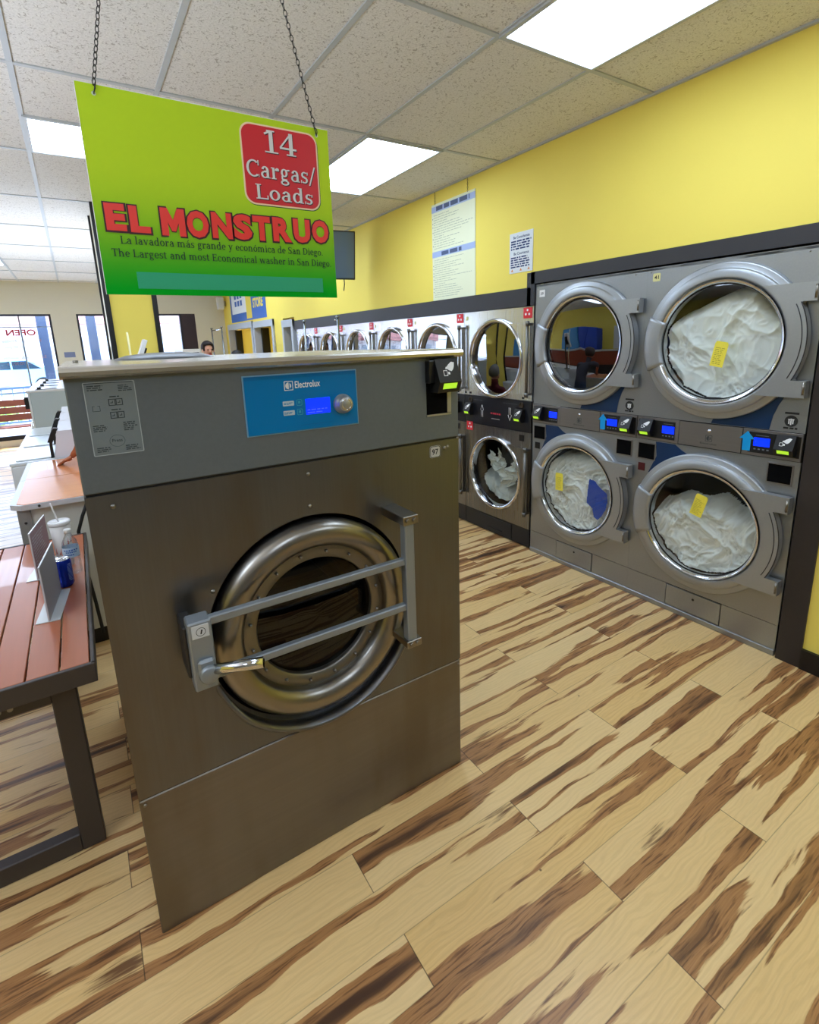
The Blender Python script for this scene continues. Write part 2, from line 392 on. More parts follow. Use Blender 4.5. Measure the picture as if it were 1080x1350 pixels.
def lines_b(bb, x0, x1, z0, z1, rows, y, th=.55, seed=1, words=True, rag=.35):
    """unreadably small print: rows of short dashes standing for words"""
    rnd = random.Random(seed); hh = (z1-z0)/rows
    for r in range(rows):
        z = z1-(r+.5)*hh; x = x0; xe = x1-(x1-x0)*rag*rnd.random()
        while x < xe:
            w = min(hh*(.8+2.6*rnd.random()), xe-x)
            if w <= 0: break
            bb._q([bb.bm.verts.new(p) for p in ((x, y, z-hh*th/2), (x+w, y, z-hh*th/2), (x+w, y, z+hh*th/2), (x, y, z+hh*th/2))])
            x += w+hh*.45
    return bb
def rect_b(bb, x0, x1, z0, z1, y):
    bb._q([bb.bm.verts.new(p) for p in ((x0, y, z0), (x1, y, z0), (x1, y, z1), (x0, y, z1))]); return bb
def rrect(x0, x1, z0, z1, r, n=6):
    P = []
    for cx, cz, a in ((x1-r, z1-r, 0), (x0+r, z1-r, 90), (x0+r, z0+r, 180), (x1-r, z0+r, 270)):
        for i in range(n+1):
            t = radians(a+90*i/n); P.append((cx+r*cos(t), cz+r*sin(t)))
    return P

# ------------------------------------------------------------------ shared materials
M_floor = floor_material(); M_ceil = ceiling_material()
M_yellow = mat('yellow wall paint', '#efdb5c', .75, noise_amt=.04, scale=(2, 2, 2))
M_cream = mat('cream wall paint', '#dcd9c8', .8, noise_amt=.03, scale=(2, 2, 2))
M_blackpaint = mat('dark charcoal trim paint', '#2b2a2d', .5, noise_amt=.12, scale=(9, 9, 9))
M_jamb = mat('dark brown jamb paint', '#2a2422', .55, noise_amt=.2, scale=(9, 9, 9))
M_black = mat('black plastic', '#0d0d0e', .4)
M_rubber = mat('black rubber', '#101010', .7)
M_tbar = mat('ceiling grid metal', '#b6babd', .45, noise_amt=.05)
M_steelw = brushed('brushed stainless steel, smoky', '#6b6c6e', '#747577', .30, (160., 160., .6), refl_tint='#675d4b')
M_steeltop = brushed('polished steel top', '#b5b1a6', '#d8d4c8', .22, (3., 60., 3.))
M_steellow = brushed('dull steel kick panel', '#756f66', '#857f74', .42, (3., 3., 60.), refl_tint='#6b604c', metal=.8)
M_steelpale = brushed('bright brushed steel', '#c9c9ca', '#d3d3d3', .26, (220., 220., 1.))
M_chrome = mat('polished chrome', '#d9dbe0', .12, 1.)
M_ring = mat('spun steel door ring', '#8f8a80', .3, 1.)
M_flange = mat('satin flange steel', '#7d796f', .38, .95)
M_greypanel = mat('grey coated steel', '#666d71', .42, .25, noise_amt=.08, scale=(90, 90, 90))
M_drygrey = mat('silver grey dryer paint', '#9c9fa1', .36, .8, noise_amt=.07, scale=(120, 120, 120))
M_drydoor = mat('silver grey dryer door paint', '#a6a9ab', .40, .7, noise_amt=.05, scale=(120, 120, 120))
M_strip = brushed('satin control strip', '#8b8785', '#979390', .38, (2., 2., 80.))
M_navy = mat('navy blue panel', '#0d2d54', .35)
M_blue = mat('bright blue panel', '#1173b5', .3)
M_lcd = mat('lit blue display', '#1020c8', .2, emit=1.1, emit_color='#2638ff')
M_lcdg = mat('lit green display', '#9ac410', .2, emit=.9, emit_color='#b4dc1e')
M_arrow = mat('light blue arrow sticker', '#2f9be0', .4)
M_white = mat('white plastic', '#e8e8e6', .4)
M_enamel = mat('white enamel', '#e2e6e8', .28, noise_amt=.03)
M_silver = mat('silver plastic', '#a8a8a4', .3, .6)
M_bar = mat('grey painted bar', '#8d949a', .35, .5)
M_screw = mat('screw metal', '#8c8880', .3, 1.)
M_print = mat('black print', '#16181a', .6)
M_printg = mat('grey print', '#45494c', .6)
M_printw = mat('white print', '#f0f0ee', .5)
M_redp = mat('red sticker', '#d5202a', .45)
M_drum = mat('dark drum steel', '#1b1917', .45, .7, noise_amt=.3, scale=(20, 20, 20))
M_drumin = mat('drum steel inside', '#3a332b', .4, .8)
M_tag = mat('yellow paper tag', '#efe03c', .7)
M_glass = glass_mat('dryer door glass', (.95, .97, .96), .06)
M_glassd = glass_mat('smoked washer glass', (.15, .14, .13), .035)
M_glassr = glass_mat('reflective dryer glass', (.55, .55, .55), .22)
M_pane = glass_mat('shop window glass', (.97, .98, 1.), .03)

# ------------------------------------------------------------------ camera
cam = bpy.data.cameras.new('camera'); co = bpy.data.objects.new('camera', cam); COL.objects.link(co)
yaw, pit, rol = .5565, -.223, -.0348
fw = Vector((sin(yaw)*cos(pit), cos(yaw)*cos(pit), sin(pit))); r0 = Vector((cos(yaw), -sin(yaw), 0)); u0 = r0.cross(fw)
rr = r0*cos(rol)+u0*sin(rol); uu = u0*cos(rol)-r0*sin(rol)
R3 = Matrix((rr, uu, -fw)).transposed()
co.matrix_world = Matrix.Translation((-2.926, -1.3496, 1.7141)) @ R3.to_4x4()
cam.sensor_fit = 'HORIZONTAL'; cam.sensor_width = 36; cam.lens = 671.15*36/1080
cam.shift_x = (540-530.607)/1080; cam.shift_y = (600.903-675)/1080; cam.clip_start = .05; cam.clip_end = 200
SC.camera = co

# ------------------------------------------------------------------ room shell
H = 3.0; XL = -7.6; YB = -4.2; YF = 10.6
b = B(); b.box(XL-.1, 1.4, YB-.1, YF+.1, -.1, 0); struct('floor', b, M_floor, label='pale hickory laminate floor with brown streaks', cat='floor')
b = B(); b.box(XL-.1, 1.4, YB-.1, YF+.1, H, H+.1); struct('ceiling', b, M_ceil, label='suspended ceiling of speckled grey tiles', cat='ceiling')
# right wall: solid beyond the machine opening, header above it, three recesses further back
b = B()
b.box(0, .12, YB, -.452, 0, H)                 # near part, right of the jamb
b.box(0, .12, -.452, 1.46, 2.165, H); b.box(0, .12, 1.46, 6.36, 2.062, H)
b.box(0, .12, 6.36, YF, 2.12, H)
b.box(0, .12, 10.32, YF, 0, 2.12); 
struct('wall_right', b, M_yellow, label='bright yellow wall above the dryers', cat='wall')
b = B(); b.box(1.28, 1.4, YB, 6.4, 0, H); b.box(.12, 1.28, -.56, -.45, 0, H); struct('wall_service', b, M_blackpaint, label='dark service wall behind the dryers', cat='wall')
b = B()
b.box(-.012, .05, 1.462, 6.36, 1.932, 2.062); b.box(-.012, .05, -.452, 1.462, 2.085, 2.168); b.box(-.012, .05, 1.425, 1.50, 1.932, 2.165)
struct('trim_1', b, M_blackpaint, label='charcoal header band above the dryers', cat='trim')
b = B(); b.box(-.012, .5, -.455, -.347, 0, 2.12); struct('trim_2', b, M_jamb, label='dark brown jamb right of the dryers', cat='trim')
b = B(); b.box(-.018, 0, YB, -.455, 0, .11); struct('baseboard_right', b, M_black, label='black baseboard under the yellow wall', cat='baseboard')
# recesses with grey frames
b = B(); b.box(.24, .3, 6.37, YF, 0, H); struct('wall_recess', b, mat('golden recess paint with added glow', '#e6bd2c', .8, emit=.18, emit_color='#e6bd2c'), label='golden wall behind the grey framed openings', cat='wall')  # faint emission added in place of light from the room beyond
def frame(n, y0, y1, zt, label):
    b = B(); b.box(-.03, .1, y0, y0+.09, 0, zt); b.box(-.03, .1, y1-.07, y1, 0, zt); b.box(-.035, .1, y0, y1, zt-.11, zt)
    struct(n, b, mat('pale grey frame paint', '#b4bac2', .5), label=label, cat='trim')
    b = B(); b.box(.1, .235, y1-.12, y1-.07, 0, zt-.11); struct(n+'1', b, M_black, label='black side of '+label, cat='trim')
frame('trim_3', 6.37, 6.86, 2.09, 'grey framed opening nearest the dryers')
frame('trim_4', 7.3, 8.45, 2.14, 'middle grey framed opening')
frame('trim_5', 8.5, 10.3, 2.16, 'farthest grey framed opening')
b = B(); b.box(0, .12, 6.86, 7.3, 0, 2.12); struct('wall_pier', b, M_yellow, label='yellow pier between the framed openings', cat='wall')
# far wall with shop windows
b = B(); b.box(XL, 0, YF, YF+.15, 2.42, H)
for x0, x1 in ((XL, -7.0), (-3.2, -2.79), (-.62, 0)): b.box(x0, x1, YF, YF+.15, 0, 2.42)
b.box(-7.0, -.62, YF, YF+.15, 0, .12)
struct('wall_back', b, M_cream, label='cream wall around the shop windows', cat='wall')
b = B(); b.box(XL-.1, XL, YB, YF, 0, H); struct('wall_left', b, M_yellow, label='yellow wall on the far left', cat='wall')
b = B(); b.box(XL, 0, YB-.1, YB, 0, H); struct('wall_front', b, mat('mid grey wall paint', '#8e8a80', .8), label='grey wall behind the viewer', cat='wall')  # one even grey over the whole wall
M_frame = mat('dark bronze window frame', '#22222c', .4, .3)
M_mull = mat('thin grey glazing bar', '#7f8792', .4)
def window(n, x0, x1, mull, bars, label):
    w = bpy.data.objects.new(n, None); COL.objects.link(w); w['kind'] = 'structure'; w['label'] = label; w['category'] = 'window'; w.location = (x0, YF, 0)
    b = B(); t = .035; L = x1-x0
    b.box(0, L, 0, .1, 2.385, 2.42); b.box(0, L, 0, .1, .12, .2); b.box(0, t, 0, .1, .2, 2.385); b.box(L-t, L, 0, .1, .2, 2.385)
    obj('window_frame', b, M_frame, w)
    for m in mull: b = B(); b.box(m-x0-.012, m-x0+.012, .03, .08, .2, 2.385); obj('glazing_bar', b, M_mull, w)
    for z in bars: b = B(); b.box(t, L-t, .03, .08, z-.007, z+.007); obj('glazing_bar', b, M_mull, w)
    b = B(); b.box(t, L-t, .05, .056, .2, 2.385); obj('window_glass', b, M_pane, w)
window('window_1', -7.0, -3.2, (-5.3, -3.70), (2.19,), 'big shop window with mirrored red opening hours')
window('window_2', -2.79, -1.45, (), (), 'narrow shop window left of the yellow column')
window('window_3', -1.44, -.90, (), (), 'shop window right of the yellow column')
b = B(); b.box(-.90, -.62, YF, YF+.1, .12, 2.42, .004); struct('door_1', b, mat('dark brown door paint', '#33242c', .4), label='dark door panel at the right end of the shop windows', cat='door')
# opening hours, read from outside
b = B()
def hrs(s, x0, x1, z0, z1, bold=0.): text_b([(s, x0, x1, z0, z1, YF+.045, bold, 0, True)], b)
hrs('OPEN', -3.93, -3.48, 2.035, 2.15, .03)
b2 = b; o = obj('opening_sign', b, mat('red window lettering', '#b03038', .6)); tag(o, 'red mirrored OPEN lettering on the big shop window', 'lettering')
b = B(); hrs('Monday - Friday', -4.02, -3.42, 1.90, 1.97); hrs('6 am - 10:30 pm', -3.98, -3.44, 1.79, 1.86); hrs('Saturday & Sunday', -4.05, -3.38, 1.60, 1.67); hrs('5:30 am - 10:30 pm', -4.0, -3.44, 1.49, 1.56)
o = obj('opening_hours', b, mat('dim red window lettering', '#8a5a50', .6)); tag(o, 'small mirrored opening hours under OPEN on the window', 'lettering')
# column
b = B(); b.box(-2.60, -2.20, 4.24, 4.80, 0, H); struct('wall_column', b, M_yellow, label='yellow square column in mid room', cat='column')
b = B()
for x, y in ((-2.60, 4.24), (-2.20, 4.24), (-2.60, 4.80)): b.box(x-.022 if x < -2.4 else x-.022, x+.022, y-.022, y+.022, 0, H)
struct('trim_6', b, M_black, label='black corner strips of the yellow column', cat='trim')
b = B(); b.box(-2.604, -2.6, 4.262, 4.778, 0, H); struct('trim_7', b, M_cream, label='cream side of the column', cat='trim')

# ceiling grid and lights
GX = -.5434; GY = .5788; W2 = .6096; W4 = 1.2192
def in_col(x): return x
b = B()
k = 0
while GX-k*W2 > XL: x = GX-k*W2; b.box(x-.0125, x+.0125, YB, YF, H-.006, H+.001); k += 1
k = -4
while GY+k*W4 < YF:
    y = GY+k*W4; b.box(XL, 0, y-.0125, y+.0125, H-.0065, H+.001); k += 1
b.box(-.02, 0, YB, YF, H-.012, H)
struct('trim_8', b, M_tbar, label='ceiling grid bars', cat='trim')
M_diff = NT('prismatic light diffuser')
def diffuser(q, strength):
    tc = q.n('ShaderNodeNewGeometry'); w = q.n('ShaderNodeTexWave', wave_type='BANDS', bands_direction='X'); w.inputs['Scale'].default_value = 3.2; w.inputs['Distortion'].default_value = .4
    q.l(tc.outputs['Position'], w.inputs['Vector']); e = q.ramp(w.outputs[1], 0., 1., strength*.72, strength)
    q.b.inputs['Base Color'].default_value = (.9, .9, .9, 1); q.b.inputs['Emission Color'].default_value = (.90, .96, 1, 1); q.l(e, q.b.inputs['Emission Strength']); return q.m
M_diff = diffuser(M_diff, 10.0)
lights = [(-1.153, -.543, GY-W4, GY, 'lit ceiling panel nearest the yellow wall, above the grey dryers'),
          (-1.153, -.543, GY+W4, GY+2*W4, 'lit ceiling panel just right of the hanging green sign'),
          (-2.98, -1.76, GY+1.5*W4, GY+2*W4, 'lit ceiling panel left of the hanging green sign'),
          (-1.153, -.543, GY+3*W4, GY+4*W4, 'lit ceiling panel over the far steel dryers'),
          (-1.153, -.543, GY+5*W4, GY+6*W4, 'lit ceiling panel near the framed openings'),
          (-4.81, -3.59, GY+5.5*W4, GY+6.5*W4, 'lit ceiling panel near the shop windows, upper left'),
          (-5.42, -4.20, GY+1.5*W4, GY+2*W4, 'lit ceiling panel on the far left side'),
          (-5.42, -4.20, GY-W4, GY-.5*W4, 'lit ceiling panel left of the viewer'),
          (-2.98, -2.37, GY-3*W4, GY-2*W4, 'lit ceiling panel behind the viewer'),
          (-1.153, -.543, GY-3*W4, GY-2*W4, 'lit ceiling panel behind the viewer by the wall'),
          (-6.64, -5.42, GY+3.5*W4, GY+4*W4, 'lit ceiling panel over the left counter')]
for i, (x0, x1, y0, y1, lb) in enumerate(lights):
    t = thing('ceiling_light', lb, 'ceiling light', ((x0+x1)/2, (y0+y1)/2, H-.012), 0, 'flush ceiling light panels')
    hx, hy = (x1-x0)/2, (y1-y0)/2
    b = B(); w = .022
    b.box(-hx, hx, -hy, -hy+w, -.002, .012); b.box(-hx, hx, hy-w, hy, -.002, .012); b.box(-hx, -hx+w, -hy+w, hy-w, -.002, .012); b.box(hx-w, hx, -hy+w, hy-w, -.002, .012)
    obj('frame', b, M_tbar, t)
    b = B(); b.box(-hx+w, hx-w, -hy+w, hy-w, .003, .009); obj('diffuser', b, M_diff, t)

def fill_uplight(x, y, z, sx, sy, e):
    l = bpy.data.lights.new('ceiling_fill', 'AREA'); l.shape = 'RECTANGLE'; l.size = sx; l.size_y = sy; l.energy = e; l.color = (1, .98, .95)
    o = bpy.data.objects.new('ceiling_fill', l); COL.objects.link(o); o.location = (x, y, z); o.rotation_euler = (pi, 0, 0)
fill_uplight(-4.6, 0, 1.7, 1.6, 5, 120); fill_uplight(-3, 6, 1.75, 2, 3, 45)  # unseen fill lamps, added to brighten the ceiling
# outside
w = bpy.data.worlds.new('sky'); SC.world = w; w.use_nodes = True; wn = w.node_tree
bg = wn.nodes['Background']; bg.inputs[0].default_value = (.80, .90, 1., 1); bg.inputs[1].default_value = 9
sun = bpy.data.lights.new('sun', 'SUN'); sun.energy = 14; sun.angle = radians(1); so = bpy.data.objects.new('sun', sun); COL.objects.link(so); so.rotation_euler = (radians(-35), radians(25), 0)

def outside():
    b = B(); b.box(-30, 25, YF+.16, 60, -.12, -.02); struct('ground_outside', b, mat('pale asphalt', '#a8a6a2', .9, noise_amt=.1, scale=(3, 3, 3)), label='sunlit asphalt outside the shop', cat='ground')
    # long low building across the lot
    t = thing('shop_building', 'white building with a pink roof band across the car park', 'building', (-2, 34, 0))
    b = B(); b.box(-20, 18, 0, 5, 0, 3.2); obj('wall', b, mat('white stucco', '#e9e4e0', .8), t)
    b = B(); b.box(-20.3, 18.3, -1.2, 5.2, 3.2, 4.3, .05); obj('roof', b, mat('pink fascia', '#d89a92', .8), t)
    for i in range(9):
        b = B(); b.box(-18+i*4.1, -15.4+i*4.1, -.05, .02, .6, 2.5); obj('window', b, mat('dull grey window', '#a9adb2', .3), t)
    # porch post, beam and railing right outside
    for x, lb in ((-3.42, 'dark blue porch post outside the big window'), (-2.52, 'dark blue porch post outside the narrow window')):
        b = B(); b.box(x-.09, x+.09, 12.0, 12.2, 0, 2.62, .01); b.box(x-.16, x+.16, 11.95, 12.25, 2.5, 2.72, .02); tag(obj('porch_post', b, mat('slate blue paint', '#3a4764', .5)), lb, 'post')
    b = B(); b.box(-8, 3, 11.9, 12.3, 2.72, 2.95); tag(obj('porch_beam', b, mat('pale porch paint', '#cfd4da', .6)), 'pale porch beam outside above the shop windows', 'beam')
    t = thing('railing', 'dark blue railing outside the shop windows', 'railing', (-5, 12.8, 0))
    b = B(); b.box(-4, 7, -.02, .02, .95, 1.0); b.box(-4, 7, -.02, .02, .2, .24); obj('rail', b, mat('railing paint', '#5c7090', .5), t)
    b = B()
    for i in range(56): b.cyl((-4+i*.2, 0, .2), (-4+i*.2, 0, .97), .009, n=6)
    obj('bars', b, mat('railing paint', '#5c7090', .5), t)
    def car(x, y, col, label):
        t = thing('car', label, 'car', (x, y, 0))
        body = [(-2.1, .35), (-2.15, .75), (-1.5, .95), (-.8, 1.02), (-.35, 1.42), (.9, 1.45), (1.55, 1.0), (2.1, .9), (2.15, .4)]
        b = B(); b.prism(body, -.85, .85); bmesh.ops.bevel(b.bm, geom=[e for e in b.bm.edges if e.calc_length() < 1.71 and abs(e.verts[0].co.y-e.verts[1].co.y) > 1], offset=.06, segments=2, affect='EDGES'); obj('body', b, mat('car paint '+col, col, .25, .3, coat=.6), t)
        b = B(); b.prism([(-.68, 1.04), (-.3, 1.37), (.25, 1.39), (.25, 1.04)], -.86, .86); b.prism([(.32, 1.04), (.32, 1.39), (.85, 1.39), (1.35, 1.04)], -.86, .86); obj('windows', b, mat('car glass', '#22303c', .1), t)
        for wx in (-1.35, 1.35):
            for wy in (-.8, .8):
                b = B(); b.cyl((wx, wy-.1, .33), (wx, wy+.1, .33), .33, n=24); obj('wheel', b, M_rubber, t)
    car(-5.6, 27.5, '#8fb0d0', 'blue car parked outside beyond the railing'); car(-8.2, 30.0, '#c8ccd0', 'silver car parked behind the blue car')
    car(-.2, 28.5, '#d8dadc', 'white car parked outside the narrow window')
    rnd = random.Random(3)
    for i, (x, y, r) in enumerate(((-5.9, 14.4, .55), (-4.7, 14.9, .5), (-3.7, 15.4, .42))):
        b = B(); 
        for k in range(420):
            a = rnd.random()*6.28; e = rnd.random()**.5; d = Vector((cos(a)*e, sin(a)*e, rnd.random()*.95+.05))*r
            s_ = .07; q = Vector((rnd.uniform(-1, 1), rnd.uniform(-1, 1), rnd.uniform(-.3, 1))).normalized(); p = q.orthogonal().normalized()
            V = [b.bm.verts.new(d+q*s_), b.bm.verts.new(d+p*s_*.5), b.bm.verts.new(d-q*s_), b.bm.verts.new(d-p*s_*.5)]; b._q(V)
        o = obj('shrub', b, mat('sunlit leaves', '#9fb04a', .7), None, (x, y, -.03)); tag(o, ['largest yellow-green shrub outside the big window', 'middle yellow-green shrub outside the big window', 'smallest yellow-green shrub, nearest the porch post'][i], 'shrub', 'shrubs outside the window')
outside()

# ------------------------------------------------------------------ slatted bench by the window
def slat_bench(loc, label):
    t = thing('slatted_bench', label, 'bench', loc)
    m = mat('red brown slat', '#9a5a48', .5, noise_amt=.1, scale=(3, 30, 30)); fm = mat('dark bench steel', '#25252a', .5)
    for i in range(3):
        b = B(); b.box(-1.1, 1.1, i*.13, i*.13+.115, .44, .465, .004); obj('seat_slat', b, m, t)
    for i in range(3):
        b = B(); b.box(-1.1, 1.1, .42+i*.01, .445+i*.01, .53+i*.13, .645+i*.13, .004); obj('back_slat', b, m, t)
    for x in (-1., .95):
        b = B(); b.box(x, x+.05, 0, .4, .38, .438); b.box(x, x+.05, .03, .09, 0, .4); b.box(x, x+.05, .36, .418, 0, .92); obj('leg', b, fm, t)
slat_bench((-4.35, 9.75, 0), 'red-brown slatted bench in front of the big shop window')

# ------------------------------------------------------------------ card reader of the laundry machines
def reader(parent, x, z, s=1., name='card_reader'):
    """black reader, tilted face with green display; local front frame"""
    b = B(); P = [(0, z-.055*s), (-.045*s, z-.055*s), (-.06*s, z-.02*s), (-.03*s, z+.055*s), (0, z+.055*s)]
    b.prism([(p[0], p[1]) for p in P], x-.045*s, x+.045*s, axis='x')
    r = obj(name, b, M_black, parent)
    def face(x0, x1, z0, z1, y0, y1, m, n):
        q = B(); q._q([q.bm.verts.new(p) for p in ((x0, y0, z0), (x1, y0, z0), (x1, y1, z1), (x0, y1, z1))]); return obj(n, q, m, r)
    face(x-.028*s, x+.028*s, z-.043*s, z-.024*s, -.0512*s, -.0594*s, M_lcdg, 'display')
    b = B(); yy = -.043*s
    def up(P): b._q([b.bm.verts.new((x+u*s, (-.0612+.03*(v+.02)/.075)*s, z+v*s)) for u, v in P])
    up([(.0, .018), (.012, .014), (.020, .020), (.026, .030), (.030, .042), (.018, .044), (.004, .036), (-.006, .028)])
    up([(-.012, .022), (.006, .020), (.004, .026), (-.008, .029)])
    for o_ in ([(-.022, .016), (-.006, .016), (-.006, .018), (-.022, .018)], [(-.022, .0), (-.006, .0), (-.006, .002), (-.022, .002)], [(-.022, .002), (-.020, .002), (-.020, .016), (-.022, .016)], [(-.008, .002), (-.006, .002), (-.006, .016), (-.008, .016)], [(-.004, .004), (.004, .004), (.004, .012), (-.004, .012)]): up(o_)
    obj('hand_symbol', b, M_printw, r)
    return r
def screws(parent, pts, r=.006, y=0.):
    for x, z in pts:
        b = B(); b.lathe([(0, -.004), (r*.6, -.0035), (r, -.001), (r, 0.001)], (x, y, z), n=14); obj('screw', b, M_screw, parent)
def logo_b(b, x, z, s, y):
    """square with a split circle mark"""
    for P in (rrect(x, x+s, z, z+s, s*.05, 2),):
        o = P; i = rrect(x+s*.07, x+s*.93, z+s*.07, z+s*.93, s*.04, 2)
        for k in range(len(o)):
            k2 = (k+1) % len(o); b._q([b.bm.verts.new((q[0], y, q[1])) for q in (o[k], o[k2], i[k2], i[k])])
    c = (x+s*.5, z+s*.5)
    for k in range(16):
        a0, a1 = radians(90+k*180/16), radians(90+(k+1)*180/16)
        b._q([b.bm.verts.new((c[0]+r_*cos(a), y, c[1]+r_*sin(a))) for r_, a in ((s*.36, a0), (s*.36, a1), (s*.22, a1), (s*.22, a0))])
    b._q([b.bm.verts.new((c[0]+p[0]*s, y, c[1]+p[1]*s)) for p in ((.02, .36), (.02, -.36), (-.28, 0))])
    b._q([b.bm.verts.new((c[0]+p[0]*s, y, c[1]+p[1]*s)) for p in ((.12, .3), (.12, -.3), (.3, -.1), (.3, .1))])

# ------------------------------------------------------------------ the big washer
def big_washer():
    W0, W1 = -2.9568, -1.8158; Wd = 1.19; Y0 = .0565
    t = thing('washer_extractor', 'large stainless steel front-loading washer in the middle of the floor', 'washing machine', ((W0+W1)/2, Y0, 0))
    X = lambda x: x-(W0+W1)/2           # world x to local
    L, R = X(W0), X(W1); cx, cz = X(-2.392), .868
    # cabinet: side and back panels, the front is split in three panels
    b = B(); b.box(L, L+.01, .012, Wd, .02, 1.652); b.box(R-.01, R, .012, Wd, .02, 1.652); b.box(L+.01, R-.01, Wd-.01, Wd, .02, 1.652); b.box(L+.03, R-.03, .05, Wd-.04, 0, .03)
    obj('cabinet', b, mat('grey painted side panel', '#9a9c98', .5), t)
    b = B(); b.box(L, R, 0, .012, .0, .479, .003); obj('lower_panel', b, M_steellow, t)
    b = B(); b.plate_hole(L, R, .484, 1.369, cx, cz, .335, 0, .012); obj('front_panel', b, M_steelw, t)
    b = B(); b.box(L, R, -.004, .012, 1.376, 1.656, .003); obj('control_panel', b, M_greypanel, t)
    b = B(); b.box(L+.004, R-.004, .004, .02, .47, .49); obj('panel_gap', b, M_black, t); b = B(); b.box(L+.004, R-.004, .004, .02, 1.36, 1.38); obj('panel_gap', b, M_black, t)
    # top with rolled front edge
    b = B(); prof = [(Wd, 1.652), (Wd, 1.676), (.0, 1.681), (-.014, 1.6805), (-.024, 1.677), (-.030, 1.669), (-.029, 1.660), (-.022, 1.6545), (-.010, 1.6525)]
    b.prism([(p[0], p[1]) for p in prof], L-.006, R+.004, axis='x'); obj('top_panel', b, M_steeltop, t)
    b = B(); b.lathe([(.0, .024), (.06, .023), (.13, .016), (.17, .004), (.175, 0)], (X(-2.64), .72, 1.677), 'z', 48); obj('top_cover', b, mat('dark grey dome', '#4c4e50', .35, .4), t)
    b = B(); b.cyl((L+.03, .55, 1.677), (L+.03, .55, 1.687), .008); obj('top_bolt', b, M_screw, t)
    # blue control display
    p = B(); p.box(X(-2.553), X(-2.2135), -.009, -.003, 1.469, 1.631, .001); cp = obj('control_display', p, M_blue, t)
    b = B(); b.box(X(-2.556), X(-2.2105), -.007, -.003, 1.466, 1.634, .001); obj('display_frame', b, mat('pale blue rim', '#7fa8c4', .4), cp)
    y = -.0096
    b = B(); logo_b(b, X(-2.441), 1.5865, .0262, y); text_b([('Electrolux', X(-2.409), X(-2.332), 1.5915, 1.611, y, .01)], b); obj('brand_lettering', b, M_printw, cp)
    b = B()
    for i in range(4): rect_b(b, X(-2.551), X(-2.2155), 1.6285-i*.0024, 1.6293-i*.0024, y)
    obj('fine_lines', b, mat('darker blue line', '#0b5d96', .3), cp)
    for z in (1.543, 1.516):
        b = B(); b.prism(rrect(X(-2.449), X(-2.416), z, z+.0135, .002), -.0105, -.009); bt = obj('button_label', b, mat('pale key label', '#b8c8d0', .4), t)
        lines_b(q := B(), X(-2.447), X(-2.419), z+.003, z+.010, 2, -.0107, seed=int(z*1000)); obj('print', q, M_blue, bt)
        b = B()
        o_ = rrect(X(-2.408), X(-2.3915), z-.002, z+.0155, .003); i_ = rrect(X(-2.4068), X(-2.3927), z-.0008, z+.0143, .002)
        for k in range(len(o_)):
            k2 = (k+1) % len(o_); b._q([b.bm.verts.new((q_[0], y, q_[1])) for q_ in (o_[k], o_[k2], i_[k2], i_[k])])
        rect_b(b, X(-2.403), X(-2.4005), z+.004, z+.009, y); rect_b(b, X(-2.3995), X(-2.397), z+.004, z+.009, y); rect_b(b, X(-2.4035), X(-2.3965), z+.009, z+.0105, y)
        obj('button_symbol', b, mat('teal key outline', '#58b0c0', .4), cp)
    b = B(); b.box(X(-2.381), X(-2.3045), -.0105, -.009, 1.5125, 1.558); ds = obj('screen', b, M_lcd, t)
    b = B(); lines_b(b, X(-2.377), X(-2.309), 1.514, 1.53, 2, -.0108, seed=4, th=.3); obj('screen_text', b, mat('screen text blue', '#5a6cff', .4, emit=.3), ds)
    b = B(); lines_b(b, X(-2.40), X(-2.30), 1.483, 1.4845, 1, y, seed=9, rag=0); obj('fine_print', b, mat('darker blue line', '#0b5d96'), cp)
    b = B(); b.lathe([(0, -.04), (.02, -.04), (.0225, -.037), (.0235, -.03), (.026, -.026), (.0285, -.022), (.0295, -.012), (.0295, -.008)], (X(-2.264), 0, 1.534), n=48); kb = obj('knob', b, M_silver, t)
    b = B(); b.lathe([(.0135, -.0405), (.015, -.0415), (.0165, -.0405)], (X(-2.264), 0, 1.534), n=40); obj('knob_ring', b, M_chrome, kb)
    # engraved operating instructions
    y = -.0048
    b = B(); b.box(X(-2.921), X(-2.8135), -.0052, -.0035, 1.4675, 1.642, .0005); dc = obj('instruction_plate', b, mat('dull grey decal', '#737c7f', .5), t)
    b = B()
    rim = rrect(X(-2.9215), X(-2.813), 1.467, 1.6425, .003); inn = rrect(X(-2.9195), X(-2.815), 1.469, 1.6405, .002)
    for k in range(len(rim)):
        k2 = (k+1) % len(rim); b._q([b.bm.verts.new((q_[0], -.0056, q_[1])) for q_ in (rim[k], rim[k2], inn[k2], inn[k])])
    obj('plate_edge', b, mat('light decal edge', '#a4adb0', .4), dc)
    b = B(); yy = -.0058
    rect_b(b, X(-2.9195), X(-2.818), 1.639, 1.641, yy)
    lines_b(b, X(-2.914), X(-2.88), 1.622, 1.636, 3, yy, seed=1); lines_b(b, X(-2.85), X(-2.818), 1.618, 1.634, 4, yy, seed=2)
    for (bx, bz) in ((-2.8745, 1.585), (-2.8745, 1.554)):
        for q_ in (0, .0155):
            for (a0, a1, c0, c1) in ((0, .015, 0, .0018), (0, .015, .0145, .0163), (0, .002, 0, .0163), (.013, .015, 0, .0163)):
                rect_b(b, X(bx+q_+a0), X(bx+q_+a1), bz+c0, bz+c1, yy)
            rect_b(b, X(bx+q_+.004), X(bx+q_+.009), bz+.006, bz+.008, yy); rect_b(b, X(bx+q_+.008), X(bx+q_+.0095), bz+.006, bz+.0115, yy)
        lines_b(b, X(bx+.004), X(bx+.03), bz+.019, bz+.024, 1, yy, seed=5)
